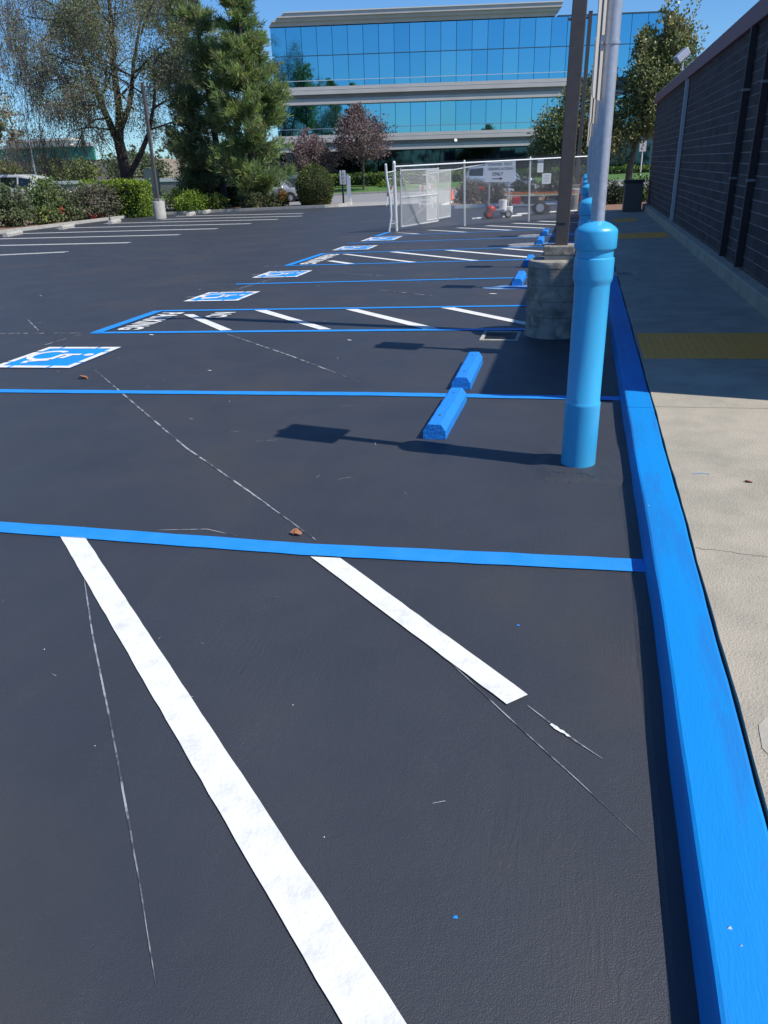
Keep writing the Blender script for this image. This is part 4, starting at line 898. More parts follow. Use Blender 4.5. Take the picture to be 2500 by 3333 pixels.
for x, y, rz, lb in ((-.86, 4.92, -.015, 'nearest blue wheel stop, just left of the big bollard'), (-.86, 6.19, .01, 'second blue wheel stop, just behind the nearest one across the stall line'), (-.86, 12.1, 0, 'blue wheel stop just left of the round concrete pole base'),
                     (-.86, 14.5, 0, 'blue wheel stop half hidden behind the top of the round concrete base'), (-.86, 18.45, 0, 'blue wheel stop on a sprayed patch left of the brown pole, nearer of two'), (-.86, 20.85, 0, 'farthest blue wheel stop, on a sprayed patch before the fence')):
    if st0 is None: st0 = root = stop_mesh('wheel_stop', STOPB)
    else: root = st0.copy(); C.objects.link(root); 
    root.location = (x, y, gz(x) + .001); root.rotation_euler = (0, R_(-1.35), rz); tag(root, lb, 'wheel stop', 'blue wheel stops')
# rebar holes drawn as dark discs, their inner shade put into the colour
for o in [o for o in bpy.data.objects if o.name.startswith('wheel_stop')]:
    for yy in (.22, .80): mb = MB(); mb.lathe([(.010, .1055), (.009, .1065)], 8); h_ = mb.build('rebar_hole_disc', DARK, o, loc=(0, yy, 0))
stc = None
for i, (x, y, lb) in enumerate(((-22.6, 24.3, 'grey wheel stop at the left edge of the far parking rows'), (-22.33, 28.4, 'grey wheel stop, second from the left in the far rows'), (-22.33, 32.1, 'grey wheel stop, third along the far left kerb'), (-21.75, 35.15, 'grey wheel stop left of the far round pole base'),
                     (-20.1, 40.0, 'grey wheel stop right of the far round pole base'), (-20.14, 42.1, 'grey wheel stop farthest along by the planter kerb'))):
    if stc is None: stc = o = stop_mesh('concrete_wheel_stop', CONC3, .2, .16, 1.5)
    else: o = stc.copy(); C.objects.link(o)
    o.location = (x, y, gz(x)); o.rotation_euler = (0, R_(-1.35), .25); tag(o, lb, 'wheel stop', 'grey wheel stops of the far parking rows')

# bollard + sign post
def sign_post(x, y, label):
    root = empty('sign_bollard', (x, y, gz(x) - .005), label=label, cat='bollard', group='blue bollards carrying sign posts along the kerb')
    prof = [(.101, 0), (.101, .385), (.1015, .392), (.0985, .402), (.0955, .408), (.0955, 1.055), (.097, 1.067), (.1045, 1.083), (.1065, 1.098), (.1065, 1.190), (.105, 1.198), (.0985, 1.203), (.0985, 1.238), (.1095, 1.246), (.1115, 1.252), (.1115, 1.333),
            (.108, 1.343), (.095, 1.356), (.07, 1.372), (.036, 1.385)]
    mb = MB(); mb.lathe(prof, 48); mb.build('sleeve', CYAN, root, smooth=True)
    mb = MB(); mb.tube([(0, 0, 1.37), (0, 0, 2.62)], .0365, 20); p = mb.build('post', GALV, root, smooth=True)
    for z in (2.20, 2.47):
        mb = MB(); mb.tube([(0, 0, z - .007), (0, 0, z + .007)], .040, 20); mb.box(-.055, -.03, -.012, .012, z - .03, z + .035); mb.tube([(-.045, -.03, z), (-.045, .03, z)], .007, 6); mb.build('band_clamp', GALV, root)
    # rounded sign plate facing -X
    W2, H2, r = .155, .305, .03; pl = []
    for cx_, cz_, a0 in ((W2 - r, H2 - r, 0), (-W2 + r, H2 - r, 90), (-W2 + r, -H2 + r, 180), (W2 - r, -H2 + r, 270)):
        for k in range(5): a = R_(a0 + k * 22.5); pl.append((cx_ + r * math.cos(a), cz_ + r * math.sin(a)))
    mb = MB(); n = len(pl); v = [(0, a, b) for a, b in pl] + [(.003, a, b) for a, b in pl]
    mb.add(v, [tuple(range(n)), tuple(range(2 * n - 1, n - 1, -1))] + [(i, (i + 1) % n, (i + 1) % n + n, i + n) for i in range(n)])
    pt = mb.build('sign_plate', BACKAL, root, loc=(-.055, .03, 2.265)); pt.rotation_euler = (0, 0, R_(-8))
    mb = MB(); mb.box(-.0025, -.001, -.145, .145, -.295, .295); fc = mb.build('blue_face', SIGNBLUE, pt)
    mb = MB(); w = .018
    def seg(a, b): mb.box(-.0045, -.003, min(a[0], b[0]) - w / 2, max(a[0], b[0]) + w / 2, min(a[1], b[1]) - w / 2, max(a[1], b[1]) + w / 2)
    seg((.0, .06), (.0, .17)); seg((.0, .12), (-.05, .12)); seg((.0, .06), (-.06, .06)); seg((-.06, .06), (-.09, -.0))
    for k in range(14): a = R_(70 + k * 16); mb.box(-.0045, -.003, -.0 - .0 + .02 - .075 * math.cos(a) * -1 - .009, .02 + .075 * math.cos(a) + .009, .04 + .075 * math.sin(a) - .009, .04 + .075 * math.sin(a) + .009)
    mb.box(-.0045, -.003, -.018, .018, .19, .226); mb.build('wheelchair_figure', SIGNW, pt)
    mb = MB(); mb.lathe([(.037, 2.62), (.039, 2.622), (.039, 2.635), (.02, 2.65)], 16); mb.build('post_cap', GALV, root, smooth=True)
    return root
sp0 = sign_post(.086, 4.53, 'nearest tall sky-blue bollard with a grey sign post, standing on patched asphalt')
for y, lb in ((7.45, 'second blue bollard sign post, just behind the nearest one beside the round concrete base'), (11.7, 'third blue bollard sign post along the kerb'), (14.2, 'fourth blue bollard sign post along the kerb'), (18.0, 'fifth blue bollard sign post along the kerb'), (20.5, 'last blue bollard sign post, closest to the fence')):
    c = copy_tree(sp0); c.location = (.086, y, gz(.086) - .005); c['label'] = lb

# light poles
def light_pole(x, y, label, base_r=.31, bh=.765, H_=6.1, bm=CONC2, arm_a=0.0, lines=True, cr=.75):
    root = empty('light_pole', (x, y, gz(x)), label=label, cat='light pole', group='brown square light poles on round concrete bases')
    prof = [(base_r * 1.02, -.03), (base_r * 1.02, .02), (base_r, .04)]
    if lines:
        for z in (.21, .37, .53, .69): prof += [(base_r, z - .006), (base_r - .006, z - .001), (base_r - .006, z + .001), (base_r + .001, z + .005)]
    prof += [(base_r, bh - .03), (base_r - .008, bh - .01), (base_r - .03, bh), (.02, bh + .004)]
    mb = MB(); mb.lathe(prof, 40); b = mb.build('concrete_base', bm, root, smooth=True)
    mb = MB(); mb.box(-.145, .145, -.145, .145, bh + .002, bh + .045); mb.build('grout_pad', CONC3, root, bevel=.006)
    mb = MB(); mb.box(-.155, .155, -.155, .155, bh + .046, bh + .135); mb.build('base_cover', BRONZE if lines is None else CONC2, root, bevel=.01)
    mb = MB(); mb.box(-.066, .066, -.066, .066, bh + .13, H_); pl_ = mb.build('pole', BRONZE, root, bevel=.006); pl_.rotation_euler = (0, R_(0.85), 0) if x > -1 else (0, 0, 0)
    mb = MB(); mb.box(-.05, .05, -.003, .003, 0, .12); o = mb.build('hand_hole_cover', BRONZE, root, loc=(0, -.068, bh + .35))
    dx = math.sin(R_(0.85)) * H_ if x > -1 else 0
    mb = MB(); mb.box(.05, .62, -.035, .035, -.03, .03); mb.box(.50, .72, -.09, .09, -.045, .02); o = mb.build('arm', BRONZE, root, loc=(dx, 0, H_ - .16)); o.rotation_euler = (0, 0, arm_a)
    mb = MB(); mb.box(-.07, .07, -.07, .07, 0, .012); mb.build('pole_cap', BRONZE, root, loc=(dx, 0, H_ + .002))
    return root
light_pole(-.19, 8.52, 'nearest brown square light pole on a stained round concrete base by the big bollard', arm_a=PI)
light_pole(-.25, 30.6, 'slim far light pole rising behind the fence beside the bollard row', base_r=.3, arm_a=PI, bm=CONC3)
light_pole(-20.95, 38.6, 'far brown light pole on a pale concrete base between the grey wheel stops', base_r=.3, bh=.82, bm=CONC3, arm_a=0.0, lines=False)
# old thin street lamp far left
sl = empty('street_lamp', (-57.5, 80, -.7), label='thin distant street lamp rising at the far left above the store roof', cat='street lamp')
mb = MB(); mb.tube([(0, 0, 0), (0, 0, 4), (0, 0, 8.2)], [.1, .08, .05], 8); mb.build('pole', GALV, sl); mb = MB(); mb.box(-1.0, .1, -.12, .12, 8.2, 8.33); mb.build('lamp_head', GALV, sl)

# chain-link fence
def chain(mb, x0, x1, z0, z1, sp=.078, r=.0029, top=.0):
    """two families of slanted wires in the local XZ plane, diamonds ~5 cm"""
    k = 1.15
    L = x1 - x0; Hh = z1 - z0
    for fam in (1, -1):
        s0 = -Hh / k
        n = int((L + Hh / k) / sp)
        for i in range(n + 1):
            b = s0 + i * sp      # x at z0 (relative), line x = b + t/k
            ta = max(0, -b * k); tb_ = min(Hh, (L - b) * k)
            if tb_ - ta < .02: continue
            xa, xb = b + ta / k, b + tb_ / k
            if fam == -1: xa, xb = L - xa, L - xb
            y = .003 * fam
            mb.tube([(x0 + xa, y, z0 + ta), (x0 + xb, y, z0 + tb_)], r, 3, caps=False)
def panel_obj(p0, p1): a = math.atan2(p1[1] - p0[1], p1[0] - p0[0]); return a, math.hypot(p1[0] - p0[0], p1[1] - p0[1])
p0, p1 = (-5.36, 24.1), (0.36, 27.35); a, L = panel_obj(p0, p1)
fe = empty('chain_link_fence', (*p0, gz(-5.36)), a, label='long tall chain-link fence crossing the lot from the gate post to the kerb', cat='fence')
fe.rotation_euler = (0, -math.atan(S * (p1[0] - p0[0]) / L), a)
mb = MB(); chain(mb, .03, L, .03, 1.80); k = 0
xx = .05
while xx < L: mb.tube([(xx, .0, 1.79), (xx + .012, 0, 1.85)], .003, 3, caps=False); xx += .062
tag(mb.build('chain_mesh', WIRE, fe), kind='stuff')
mb = MB(); mb.tube([(0, 0, 1.77), (L, 0, 1.77)], .021, 8); mb.build('top_rail', WIRE, fe, smooth=True)
mb = MB(); mb.tube([(.9, .05, 1.50), (3.0, .03, 1.72)], .017, 8); mb.build('brace_rail', WIRE, fe, smooth=True)
for t in (2.2, 4.35, L - .02): mb = MB(); mb.tube([(t, .03, -.05), (t, .03, 1.80)], .03, 8); mb.lathe([(.034, 1.80), (.03, 1.83), (.01, 1.85)], 8, t, .03); mb.build('line_post', WIRE, fe, smooth=True)
mb = MB(); mb.tube([(0, 0, -.05), (0, 0, 1.84)], .045, 12); mb.lathe([(.05, 1.84), (.05, 1.87), (.035, 1.91), (.01, 1.925)], 12); mb.build('gate_post', WIRE, fe, smooth=True)
mb = MB(); mb.tube([(-.01, 0, .3), (-.16, .05, .3)], .012, 6); mb.tube([(-.01, 0, 1.45), (-.16, .05, 1.45)], .012, 6); mb.build('hinge', WIRE, fe)
lp = empty('bent_fence_post', (-5.56, 23.95, gz(-5.56)), label='bent leaning fence post left of the gate post', cat='post')
mb = MB(); mb.tube([(0, 0, -.02), (.08, 0, .45), (.06, 0, .9), (-.03, 0, 1.5), (-.05, 0, 1.80)], .036, 12); mb.lathe([(.04, 1.80), (.038, 1.84), (.01, 1.865)], 12, -.05, 0); mb.build('tube', WIRE, lp, smooth=True)
mb = MB(); mb.tube([(-.03, 0, 1.62), (.22, .12, 1.66)], .016, 8); mb.tube([(.0, 0, .2), (.2, .12, .25)], .012, 6); mb.build('tie_bar', WIRE, lp)
mb = MB(); chain(mb, .02, .22, .1, 1.6); tag(mb.build('chain_mesh', WIRE, lp), kind='stuff')
def gate(p0, p1, label, h=1.66, zb=.10, mid=True, sp=.078, diag=True, r=.0029):
    a, L = panel_obj(p0, p1); root = empty('chain_link_gate', (*p0, gz(p0[0])), a, label=label, cat='gate')
    for n_, pts in (('stile', [(0, 0, zb), (0, 0, h + .05)]), ('stile', [(L, 0, zb), (L, 0, h + .05)]), ('top_rail', [(0, 0, h), (L, 0, h)]), ('bottom_rail', [(0, 0, zb), (L, 0, zb)])) + ((('mid_rail', [(0, 0, (h + zb) * .52), (L, 0, (h + zb) * .52)]),) if mid else ()):
        mb = MB(); mb.tube(pts, .021, 8); mb.build(n_, WIRE, root, smooth=True)
    if diag: mb = MB(); mb.tube([(0, .01, zb), (L, .01, h * .52)], .006, 6); mb.build('brace_rod', WIRE, root)
    mb = MB(); chain(mb, 0, L, zb, h, sp, r); tag(mb.build('chain_mesh', WIRE, root), kind='stuff'); return root
gate((-5.26, 24.35), (-4.54, 26.7), 'chain-link gate leaf swung open behind the gate post')
gate((-4.95, 26.9), (-4.48, 28.9), 'finer meshed inner gate leaf standing behind the open leaf', h=1.60, mid=False, sp=.06, diag=False, r=.0029)

# signs behind the fence
sg = empty('verification_sign', (-2.78, 28.9, gz(-2.8)), R_(3), label='white board reading DRIVER TEST VERIFICATION ONLY with an arrow behind the fence', cat='sign')
mb = MB(); mb.box(-.51, .51, 0, .012, 1.13, 1.80); mb.build('board', SIGNW, sg)
o = vtext('DRIVER TEST', .085, 0, SIGNB, sg, 'lettering', .80, .012); o.location = (0, -.003, 1.64)
o = vtext('VERIFICATION', .085, 0, SIGNB, sg, 'lettering', .86, .012); o.location = (.0, -.003, 1.50)
o = vtext('ONLY', .115, 0, SIGNB, sg, 'lettering', .38, .02); o.location = (-.08, -.003, 1.33)
mb = MB(); mb.box(-.27, .0, -.004, -.002, 1.225, 1.25); mb.add([(-.01, -.003, 1.19), (.10, -.003, 1.237), (-.01, -.003, 1.285)], [(0, 1, 2)]); mb.build('arrow', SIGNB, sg)
for x in (-.36, .30): mb = MB(); mb.tube([(x, .03, -.05), (x, .03, 1.78)], .025, 8); mb.build('sign_leg', GALV, sg)
for x, z, wd, hh, lb, tx in ((-1.32, 1.36, .20, .40, 'narrow faded grey notice hanging crooked on the fence', None), (-1.12, 1.03, .30, .30, 'square pale blue notice with small print on the fence', 1)):
    a0 = math.atan2(3.25, 5.72); t = (x + 5.36) / 5.72; yy = 24.1 + 3.25 * t + .05; sgn = empty('notice', (x, yy, 0), a0, label=lb, cat='notice')
    mb = MB(); mb.box(-wd / 2, wd / 2, 0, .004, z, z + hh); mb.build('panel', SIGNW, sgn)
    mb = MB()
    for k in range(5 if tx else 3): mb.box(-wd * .36, wd * (.36 - .1 * (k % 2)), -.002, -.0005, z + hh * (.16 + .15 * k), z + hh * (.16 + .15 * k) + .016)
    mb.build('print_lines', mat('faded_print', (.25, .28, .36), .8), sgn)
# driveway signs
ms = empty('driveway_sign', (-13.08, 45.2, gz(-13)), R_(-6), label='black post with a tall white panel sign by the driveway', cat='sign')
mb = MB(); mb.box(-.045, .045, -.03, .03, 0, 1.85); mb.build('post', DARK, ms)
mb = MB(); mb.box(.0, .20, -.05, -.03, 1.08, 1.80); mb.build('panel', WPLAST, ms, bevel=.01); mb = MB(); mb.box(-.15, -.05, -.05, -.03, 1.08, 1.80); mb.build('panel', WPLAST, ms, bevel=.01)
mb = MB()
for k in range(3): mb.box(.06, .14, -.053, -.0505, 1.17 + k * .2, 1.28 + k * .2)
mb.build('print_block', mat('pale_grey_print', (.45, .45, .45), .7), ms)
m2 = empty('pointed_sign', (-12.65, 44.9, gz(-12.6)), R_(20), label='grey back of a pointed sign on a white post beside the driveway sign', cat='sign')
mb = MB(); mb.prism([(-.11, .42), (.11, .42), (.11, 1.38), (-.02, 1.62), (-.11, 1.55)], -.01, .01); mb.build('panel', GALV, m2); mb = MB(); mb.tube([(.08, .03, 0), (.08, .03, 1.5)], .025, 8); mb.build('post', WPLAST, m2)

# barricades, cone, delineator
def barricade(x, y, rz, label, s_=1.0, sign=False):
    root = empty('barricade', (x, y, gz(x)), rz, label=label, cat='barricade')
    for sx in (-1, 1):
        for yy in (-.22, .22): mb = MB(); mb.tube([(sx * .3, 0, 1.0 * s_), (sx * .3, yy, 0)], .022, 4); mb.build('leg', WPLAST, root)
    for z in (.78, .45):
        mb = MB(); n = 6
        for k in range(n): xa = -.34 + .68 * k / n; mb.box(xa, xa + .68 / n, -.02, 0, z * s_, (z + .19) * s_, k % 2)
        o = mb.build('striped_board', [WPLAST, ORANGE], root); o.location = (0, -(.22) * (1 - z) - .03, 0)
    if sign:
        mb = MB(); mb.box(-.3, .3, -.19, -.18, .12, .62); o = mb.build('notice_panel', WPLAST, root)
        mb = MB(); mb.box(-.2, .2, -.195, -.192, .2, .3); mb.box(-.2, .2, -.195, -.192, .38, .5); mb.build('print_lines', mat('barricade_print', (.4, .4, .38), .8), o)
    return root
barricade(-9.55, 42.0, R_(-60), 'orange and white striped barricade left of the bent fence post')
barricade(-7.1, 38.5, R_(5), 'striped barricade with a white notice seen through the open gate', sign=True)
cn = empty('traffic_cone', (-6.2, 40.6, gz(-6.2) + .15), label='orange-red traffic cone behind the fence', cat='cone')
cn.location = (-6.13, 40.3, gz(-6.1) + .02)
cn.location = (-6.35, 41.4, gz(-6.3))
mb = MB(); mb.lathe([(.15, .03), (.13, .05), (.03, .68), (.025, .70)], 16); mb.build('body', ORANGE, cn, smooth=True); mb = MB(); mb.box(-.19, .19, -.19, .19, 0, .03); mb.build('base', ORANGE, cn, bevel=.01)
dl = empty('delineator_post', (-.04, 29.6, 0), label='orange delineator tube just left of the far blue bollards', cat='delineator')
mb = MB(); mb.lathe([(.1, .04), (.09, .3), (.075, .85), (.05, 1.05), (.03, 1.08)], 14); mb.build('tube', ORANGE, dl, smooth=True); mb = MB(); mb.lathe([(.2, 0), (.2, .04), (.1, .05)], 14); mb.build('base', RUBBER, dl)
mb = MB(); mb.lathe([(.088, .62), (.084, .76)], 14); mb.build('reflective_band', WPLAST, dl)

# striping machine and cart behind the fence
def wheel(par, x, y, z, r, wd, rimm=GALV, ax='y', name='wheel'):
    mb = MB(); mb.tube([(0, -wd / 2, 0), (0, -wd / 2 + .01, 0), (0, wd / 2 - .01, 0), (0, wd / 2, 0)], [r * .9, r, r, r * .9], 18); o = mb.build(name, RUBBER, par, loc=(x, y, z), smooth=True)
    mb = MB(); mb.tube([(0, -wd / 2 - .006, 0), (0, wd / 2 + .006, 0)], r * .58, 12); mb.build('rim', rimm, o, smooth=True)
    if ax == 'x': o.rotation_euler = (0, 0, PI / 2)
    return o
sm = empty('striping_machine', (-2.95, 28.3, gz(-2.95)), R_(15), label='walk-behind line striping machine with red covers behind the fence', cat='machine')
wheel(sm, -.12, -.2, .15, .15, .07, RED); wheel(sm, -.12, .2, .15, .15, .07, RED); wheel(sm, .55, 0, .13, .13, .06)
mb = MB(); mb.box(-.25, .6, -.03, .03, .2, .25); mb.box(-.15, -.1, -.24, .24, .14, .19); mb.build('frame', GALV, sm)
mb = MB(); mb.lathe([(.14, .22), (.15, .34), (.11, .40), (.05, .42)], 14, -.05, 0); mb.build('engine_cover', RED, sm, smooth=True)
for yy in (-.2, .2): mb = MB(); mb.tube([(-.1, yy, .22), (-.35, yy, .75), (-.42, yy, .95)], .016, 6); mb.tube([(-.42, yy, .95), (-.56, yy, .97)], .022, 6); mb.build('handle_bar', DARK, sm)
mb = MB(); mb.tube([(-.42, -.2, .93), (-.42, .2, .93)], .016, 6); mb.build('crossbar', DARK, sm); mb = MB(); mb.box(-.5, -.3, -.08, .08, .9, 1.0); mb.build('control_box', RED, sm, bevel=.01)
mb = MB(); mb.box(.1, .4, -.15, .15, .26, .3); mb.build('bucket_tray', GALV, sm)
for x, y, zt, lb, s_ in ((-2.62, 28.55, .18, 'white paint bucket on the striping machine', 1.0), (-2.42, 28.7, .0, 'white bucket standing on the asphalt behind the striping machine', .9)):
    bk = empty('paint_bucket', (x, y, gz(x) + zt), label=lb, cat='bucket'); mb = MB(); mb.lathe([(.12 * s_, 0), (.145 * s_, .36 * s_), (.15 * s_, .36 * s_), (.15 * s_, .39 * s_), (.13 * s_, .392 * s_)], 20); mb.build('body', WPLAST, bk, smooth=True)
    mb = MB(); mb.tube([(.15 * s_ * math.cos(t), -.01, .3 * s_ - .1 * s_ * math.sin(t)) for t in np.linspace(0, PI, 9)], .004, 4); mb.build('wire_handle', GALV, bk)
ct = empty('equipment_cart', (-2.0, 29.7, gz(-2)), R_(8), label='low metal cart with big spoked tyres carrying pipes behind the fence', cat='cart')
for x in (-.65, .55):
    for y in (-.3, .3): wheel(ct, x, y, .24, .24, .06)
mb = MB(); mb.box(-.95, 1.1, -.27, .27, .32, .36); mb.build('deck', GALV, ct); mb = MB(); mb.box(.0, .5, -.2, .2, .361, .62); mb.build('engine', DARK, ct, bevel=.02); mb = MB(); mb.box(-.4, -.12, -.14, .14, .361, .60); mb.build('tank', RED, ct, bevel=.02)
for k, (z, m) in enumerate(((.66, WPLAST), (.70, YPLAST), (.74, ORANGE), (.645, WPLAST))): mb = MB(); mb.tube([(-.7, -.2 + k * .1, z), (2.1, -.15 + k * .1, z - .03)], .008, 6); mb.build('pole_bundle', m, ct)
mb = MB(); mb.tube([(-.9, 0, .36), (-.95, 0, 1.05)], .016, 6); mb.tube([(-.95, -.2, 1.05), (-.95, .2, 1.05)], .016, 6); mb.build('handle', DARK, ct)
yb = empty('cutoff_saw', (-1.45, 30.0, gz(-1.45)), R_(20), label='yellow power tool lying on the asphalt near the brown pole', cat='power tool')
mb = MB(); mb.box(-.17, .15, -.1, .1, .04, .25); mb.build('body', YPLAST, yb, bevel=.03); mb = MB(); mb.tube([(-.12, 0, .24), (-.1, 0, .33), (.1, 0, .33), (.14, 0, .24)], .018, 6); mb.build('handle', DARK, yb)
mb = MB(); mb.tube([(.25, -.03, .14), (.25, -.01, .14)], .14, 16); mb.build('blade', GALV, yb); mb = MB(); mb.box(.1, .3, -.06, .0, .16, .3); mb.build('guard', ORANGE, yb, bevel=.01)
pb = MB(); pb.tube([(-3.6, 28.1, gz(-3.5) + .03), (-2.0, 28.9, gz(-2) + .03)], .03, 6); tag(pb.build('white_pipe', WPLAST), 'white pipe lying on the ground in front of the striping machine', 'pipe')
pb = MB(); pb.tube([(-2.2, 29.3, gz(-2) + .05), (.1, 30.2, gz(0) + .05)], .03, 6); tag(pb.build('white_pipe', WPLAST), 'white pipe lying behind the yellow power tool', 'pipe')
tc_ = empty('trash_receptacle', (1.55, 27.6, gz(1.5) + .10), label='dark square trash receptacle at the far end of the sidewalk by the wall', cat='trash can')
mb = MB(); mb.box(-.28, .28, -.28, .28, 0, .85); mb.build('body', BRONZE, tc_, bevel=.02); mb = MB(); mb.box(-.31, .31, -.31, .31, .851, .93); mb.build('lid', DARK, tc_, bevel=.01)
ps = empty('small_sign_post', (2.6, 42, gz(2.6)), label='thin white post with a small panel right of the glossy tree trunk', cat='sign')
mb = MB(); mb.tube([(0, 0, 0), (0, 0, 2.3)], .03, 6); mb.build('post', WPLAST, ps); mb = MB(); mb.box(-.15, .15, -.03, -.02, 1.9, 2.35); mb.build('panel', WPLAST, ps)
ub = empty('utility_cabinet', (-26.0, 47.5, gz(-26)), R_(-10), label='pale green utility cabinet right of the big sparse trunk', cat='utility box')
mb = MB(); mb.box(-.35, .35, -.3, .3, 0, 2.5); mb.build('body', BOXGR, ub, bevel=.02); mb = MB(); mb.box(-.30, .30, -.315, -.301, .15, 2.4); mb.build('door', BOXGR, ub); mb = MB(); mb.box(.2, .24, -.33, -.316, 1.2, 1.4); mb.build('handle', DARK, ub)

# ================================================================== CARS
def car(name, x, y, rz, label, paint, st, L=4.7, cat='car', tail=True):
    """st: stations (x, zbelt, zroof, half width roof); body as ring loft"""
    root = empty(name, (x, y, gz(x)), rz, label=label, cat=cat)
    HW = .90; mb = MB(); rings = []
    for (sx, zb, zr, wr, wb) in st:
        zlow = .28; rings.append([(sx, -wb * .96, zlow), (sx, -wb, .55), (sx, -wb * .99, zb - .04), (sx, -wb * .95, zb), (sx, -wr, zr - .04 if zr > zb + .05 else zb + .005), (sx, -wr * .85, zr if zr > zb + .05 else zb + .01),
                                 (sx, wr * .85, zr if zr > zb + .05 else zb + .01), (sx, wr, zr - .04 if zr > zb + .05 else zb + .005), (sx, wb * .95, zb), (sx, wb * .99, zb - .04), (sx, wb, .55), (sx, wb * .96, zlow)])
    k = 12
    for r in rings: mb.v.extend(r)
    for i in range(len(rings) - 1):
        for j in range(k): mb.f.append((i * k + j, (i + 1) * k + j, (i + 1) * k + (j + 1) % k, i * k + (j + 1) % k)); mb.m.append(0)
    mb.f.append(tuple(range(k))); mb.m.append(0); e = (len(rings) - 1) * k; mb.f.append(tuple(e + j for j in range(k))[::-1]); mb.m.append(0)
    mb.build('body', paint, root, smooth=True, bevel=.0)
    # side windows between stations where the cabin is up
    cab = [s for s in st if s[2] > s[1] + .3]
    for sgn in (-1, 1):
        for a, b in zip(cab[:-1], cab[1:]):
            def pt(s, t, o=.006): w0 = s[4] * .95; w1 = s[3]; zz = s[1] + (s[2] - .04 - s[1]) * t; return (s[0], sgn * (w0 + (w1 - w0) * t + o), zz)
            g = .05; a2 = tuple(a[i] + (b[i] - a[i]) * g for i in range(5)); b2 = tuple(a[i] + (b[i] - a[i]) * (1 - g) for i in range(5))
            mb = MB(); mb.quad(pt(a2, .10), pt(b2, .10), pt(b2, .88), pt(a2, .88)); mb.build('side_window', CARGL, root)
    # front / rear screens
    for i in range(len(st) - 1):
        a, b = st[i], st[i + 1]
        if (a[2] > a[1] + .3) != (b[2] > b[1] + .3):
            lo_, hi_ = (a, b) if a[2] <= a[1] + .3 else (b, a); d = .012 * (1 if lo_[0] > hi_[0] else -1)
            mb = MB(); f = lambda s, t: s * t
            p = [(lo_[0] + d, -lo_[3] * .9, lo_[1] + .03), (lo_[0] + d, lo_[3] * .9, lo_[1] + .03), (hi_[0] + d * 2, hi_[3] * .82, hi_[2] - .03), (hi_[0] + d * 2, -hi_[3] * .82, hi_[2] - .03)]
            mb.quad(*p); mb.build('screen', CARGL, root)
    x0, x1 = st[0][0], st[-1][0]
    for wx in (x0 + L * .19, x1 - L * .19):
        for sgn in (-1, 1):
            mb = MB(); mb.tube([(wx, sgn * .845, .33), (wx, sgn * .915, .33)], .39, 20); mb.build('wheel_arch', RUBBER, root)
            wheel(root, wx, sgn * .83, .33, .325, .21)
    for sgn in (-1, 1):
        mb = MB(); mb.box(x1 - .10, x1 + .008, sgn * .72 - .14, sgn * .72 + .14, .62, .76); mb.build('headlight', LAMPG, root, bevel=.02)
        mb = MB(); mb.box(x0 - .008, x0 + .08, sgn * .78 - .09, sgn * .78 + .09, .75, 1.12); mb.build('tail_light', TAILR, root, bevel=.02)
        mb = MB(); mb.box(.75, .92, sgn * .98 - .08, sgn * .98 + .08, 1.0, 1.13); mb.build('wing_mirror', paint, root, bevel=.03)
    mb = MB(); mb.box(x0 + .3, x1 - .3, -.93, .93, .30, .42); mb.build('sill_trim', DARK, root)
    return root
suv = [(-2.3, .95, .95, .60, .78), (-2.25, 1.02, 1.02, .68, .86), (-2.05, 1.05, 1.60, .66, .90), (-1.0, 1.02, 1.70, .68, .91), (.2, 1.0, 1.68, .67, .91), (.75, .99, 1.55, .64, .91), (1.35, .98, .98, .70, .90), (2.1, .86, .86, .70, .86), (2.32, .68, .68, .60, .78)]
van = [(-2.4, 1.0, 1.0, .66, .84), (-2.38, 1.05, 1.05, .7, .92), (-2.25, 1.08, 1.72, .70, .95), (-1.15, 1.06, 1.80, .72, .95), (.1, 1.04, 1.79, .72, .95), (.95, 1.03, 1.64, .68, .95), (1.75, 1.0, 1.0, .72, .93), (2.3, .86, .86, .72, .88), (2.45, .66, .66, .6, .8)]
vn = car('minivan', -30.35, 41.3, R_(-4), 'silver minivan parked behind the oleander shrubs at the left edge', CARWH, van, 4.85, 'van')
for sy in (-.55, .55): mb = MB(); mb.tube([(-1.8, sy, 1.86), (-1.6, sy, 1.90), (.0, sy, 1.90), (.2, sy, 1.84)], .02, 6); mb.build('roof_rail', DARK, vn)
vn.location.z = gz(-30) + .68
car('parked_suv', -5.45, 57.0, R_(-2), 'silver-blue car in the street, seen through the fence below the white board', CARBLU, suv, 4.6, 'car').location.z = gz(-5.8) - .05 - .02
car('parked_car', -21.8, 57.5, R_(2), 'silver car in the street between the broad pine and the rounded topiary', CARSIL, suv, 4.6, 'car').location.z = gz(-21.8) - .06

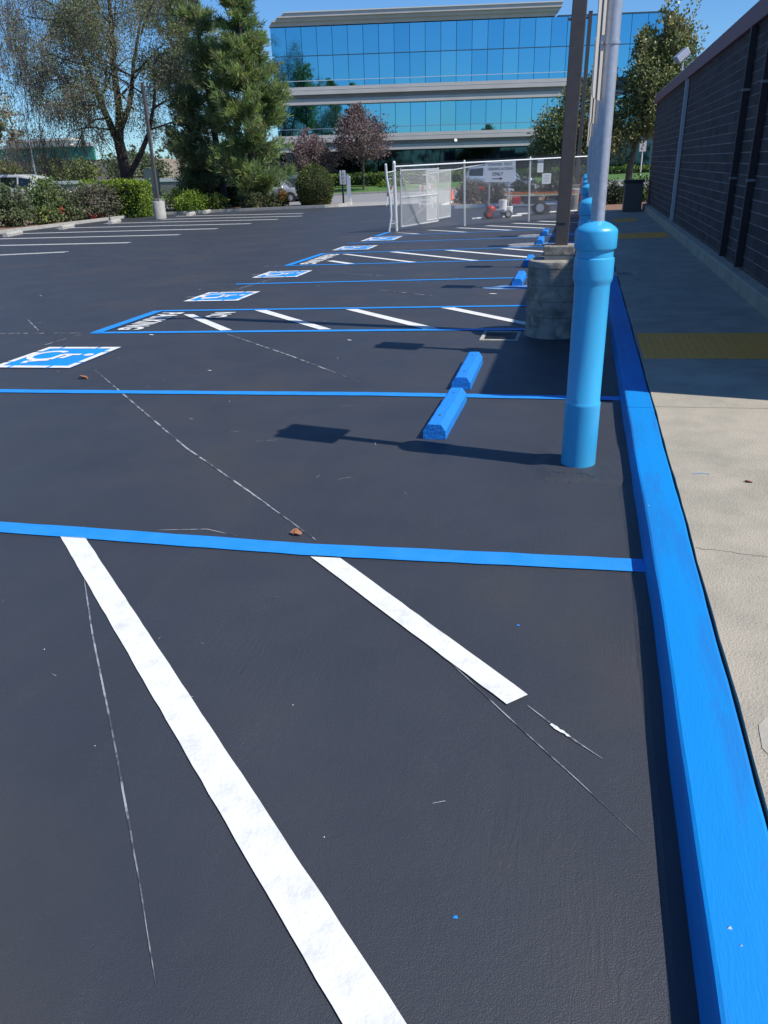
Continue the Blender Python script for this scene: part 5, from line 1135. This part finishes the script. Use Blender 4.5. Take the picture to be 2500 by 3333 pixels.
# ================================================================== LITTER
def dry_leaf(x, y, z, s_, rz, label, m=DEADLEAF):
    mb = MB(); n = 7; top = []
    v = [(0, -.5 * s_, 0)]
    for i in range(1, n): t = i / n; w_ = math.sin(t * PI) * .28 * s_; v += [(-w_, (t - .5) * s_, .10 * s_ * math.sin(t * 3) + .12 * s_), (0, (t - .5) * s_, .02 * s_), (w_, (t - .5) * s_, .10 * s_ + .05 * s_)]
    v.append((0, .5 * s_, .1 * s_)); f = [(0, 1, 2), (0, 2, 3)]
    for i in range(n - 2): a = 1 + 3 * i; f += [(a, a + 3, a + 4, a + 1), (a + 1, a + 4, a + 5, a + 2)]
    a = 1 + 3 * (n - 2); f += [(a, len(v) - 1, a + 1), (a + 1, len(v) - 1, a + 2)]
    mb.add(v, f); o = mb.build('dry_leaf', m, loc=(x, y, z), smooth=True); o.rotation_euler = (.15, .1, rz); return tag(o, label, 'leaf', None)
dry_leaf(.945, 4.07, gz(.9) + .105, .045, 1.3, 'small reddish dry leaf on the pale sidewalk')
dry_leaf(-4.53, 6.43, gz(-4.5) + .004, .12, 1.4, 'pale dry leaf on the asphalt below the nearest wheelchair symbol')
cw = empty('crumpled_leaf', (-1.30, 3.36, gz(-1.3) + .003), label='crumpled brown leaf lying on the asphalt at the edge of the nearest blue line', cat='leaf')
for k in range(5):
    mb = MB(); a = rng.uniform(0, 6.28); v = [(0, 0, 0)]
    pts = [(rng.uniform(-.03, .03), rng.uniform(-.03, .03), rng.uniform(0.005, .035)) for _ in range(6)]
    mb.add([(-.035 + rng.uniform(-.01, .01), -.01, .004), (-.01, -.03, .02), (.03, -.012, .008), (.02, .02, .028), (-.015, .028, .01), (0, 0, .03)], [(0, 1, 5), (1, 2, 5), (2, 3, 5), (3, 4, 5), (4, 0, 5)])
    mb.v = [(p[0] * .6, p[1] * .6, p[2] * .7) for p in mb.v]; o = mb.build('leaf_fold', DEADLEAF, cw, loc=(rng.uniform(-.02, .02), rng.uniform(-.02, .02), rng.uniform(0, .006))); o.rotation_euler = (rng.uniform(-.4, .4), rng.uniform(-.4, .4), a)
bs = MB(); bs.add([(-.006, -.004, 0), (.008, -.003, 0), (.005, .005, 0), (-.003, .006, 0), (0, 0, .004)], [(0, 1, 4), (1, 2, 4), (2, 3, 4), (3, 0, 4)])
for x, y, lb in ((-.13, 2.67, 'tiny blue paint chip on the asphalt right of the second white stripe'), (-.18, 1.32, 'tiny blue paint chip on the near asphalt by the long white stripe')):
    o = bs.build('paint_chip', LINEBLUE, loc=(x, y, gz(x) + .002)); tag(o, lb, 'paint chip')
print('objects', len(bpy.data.objects))
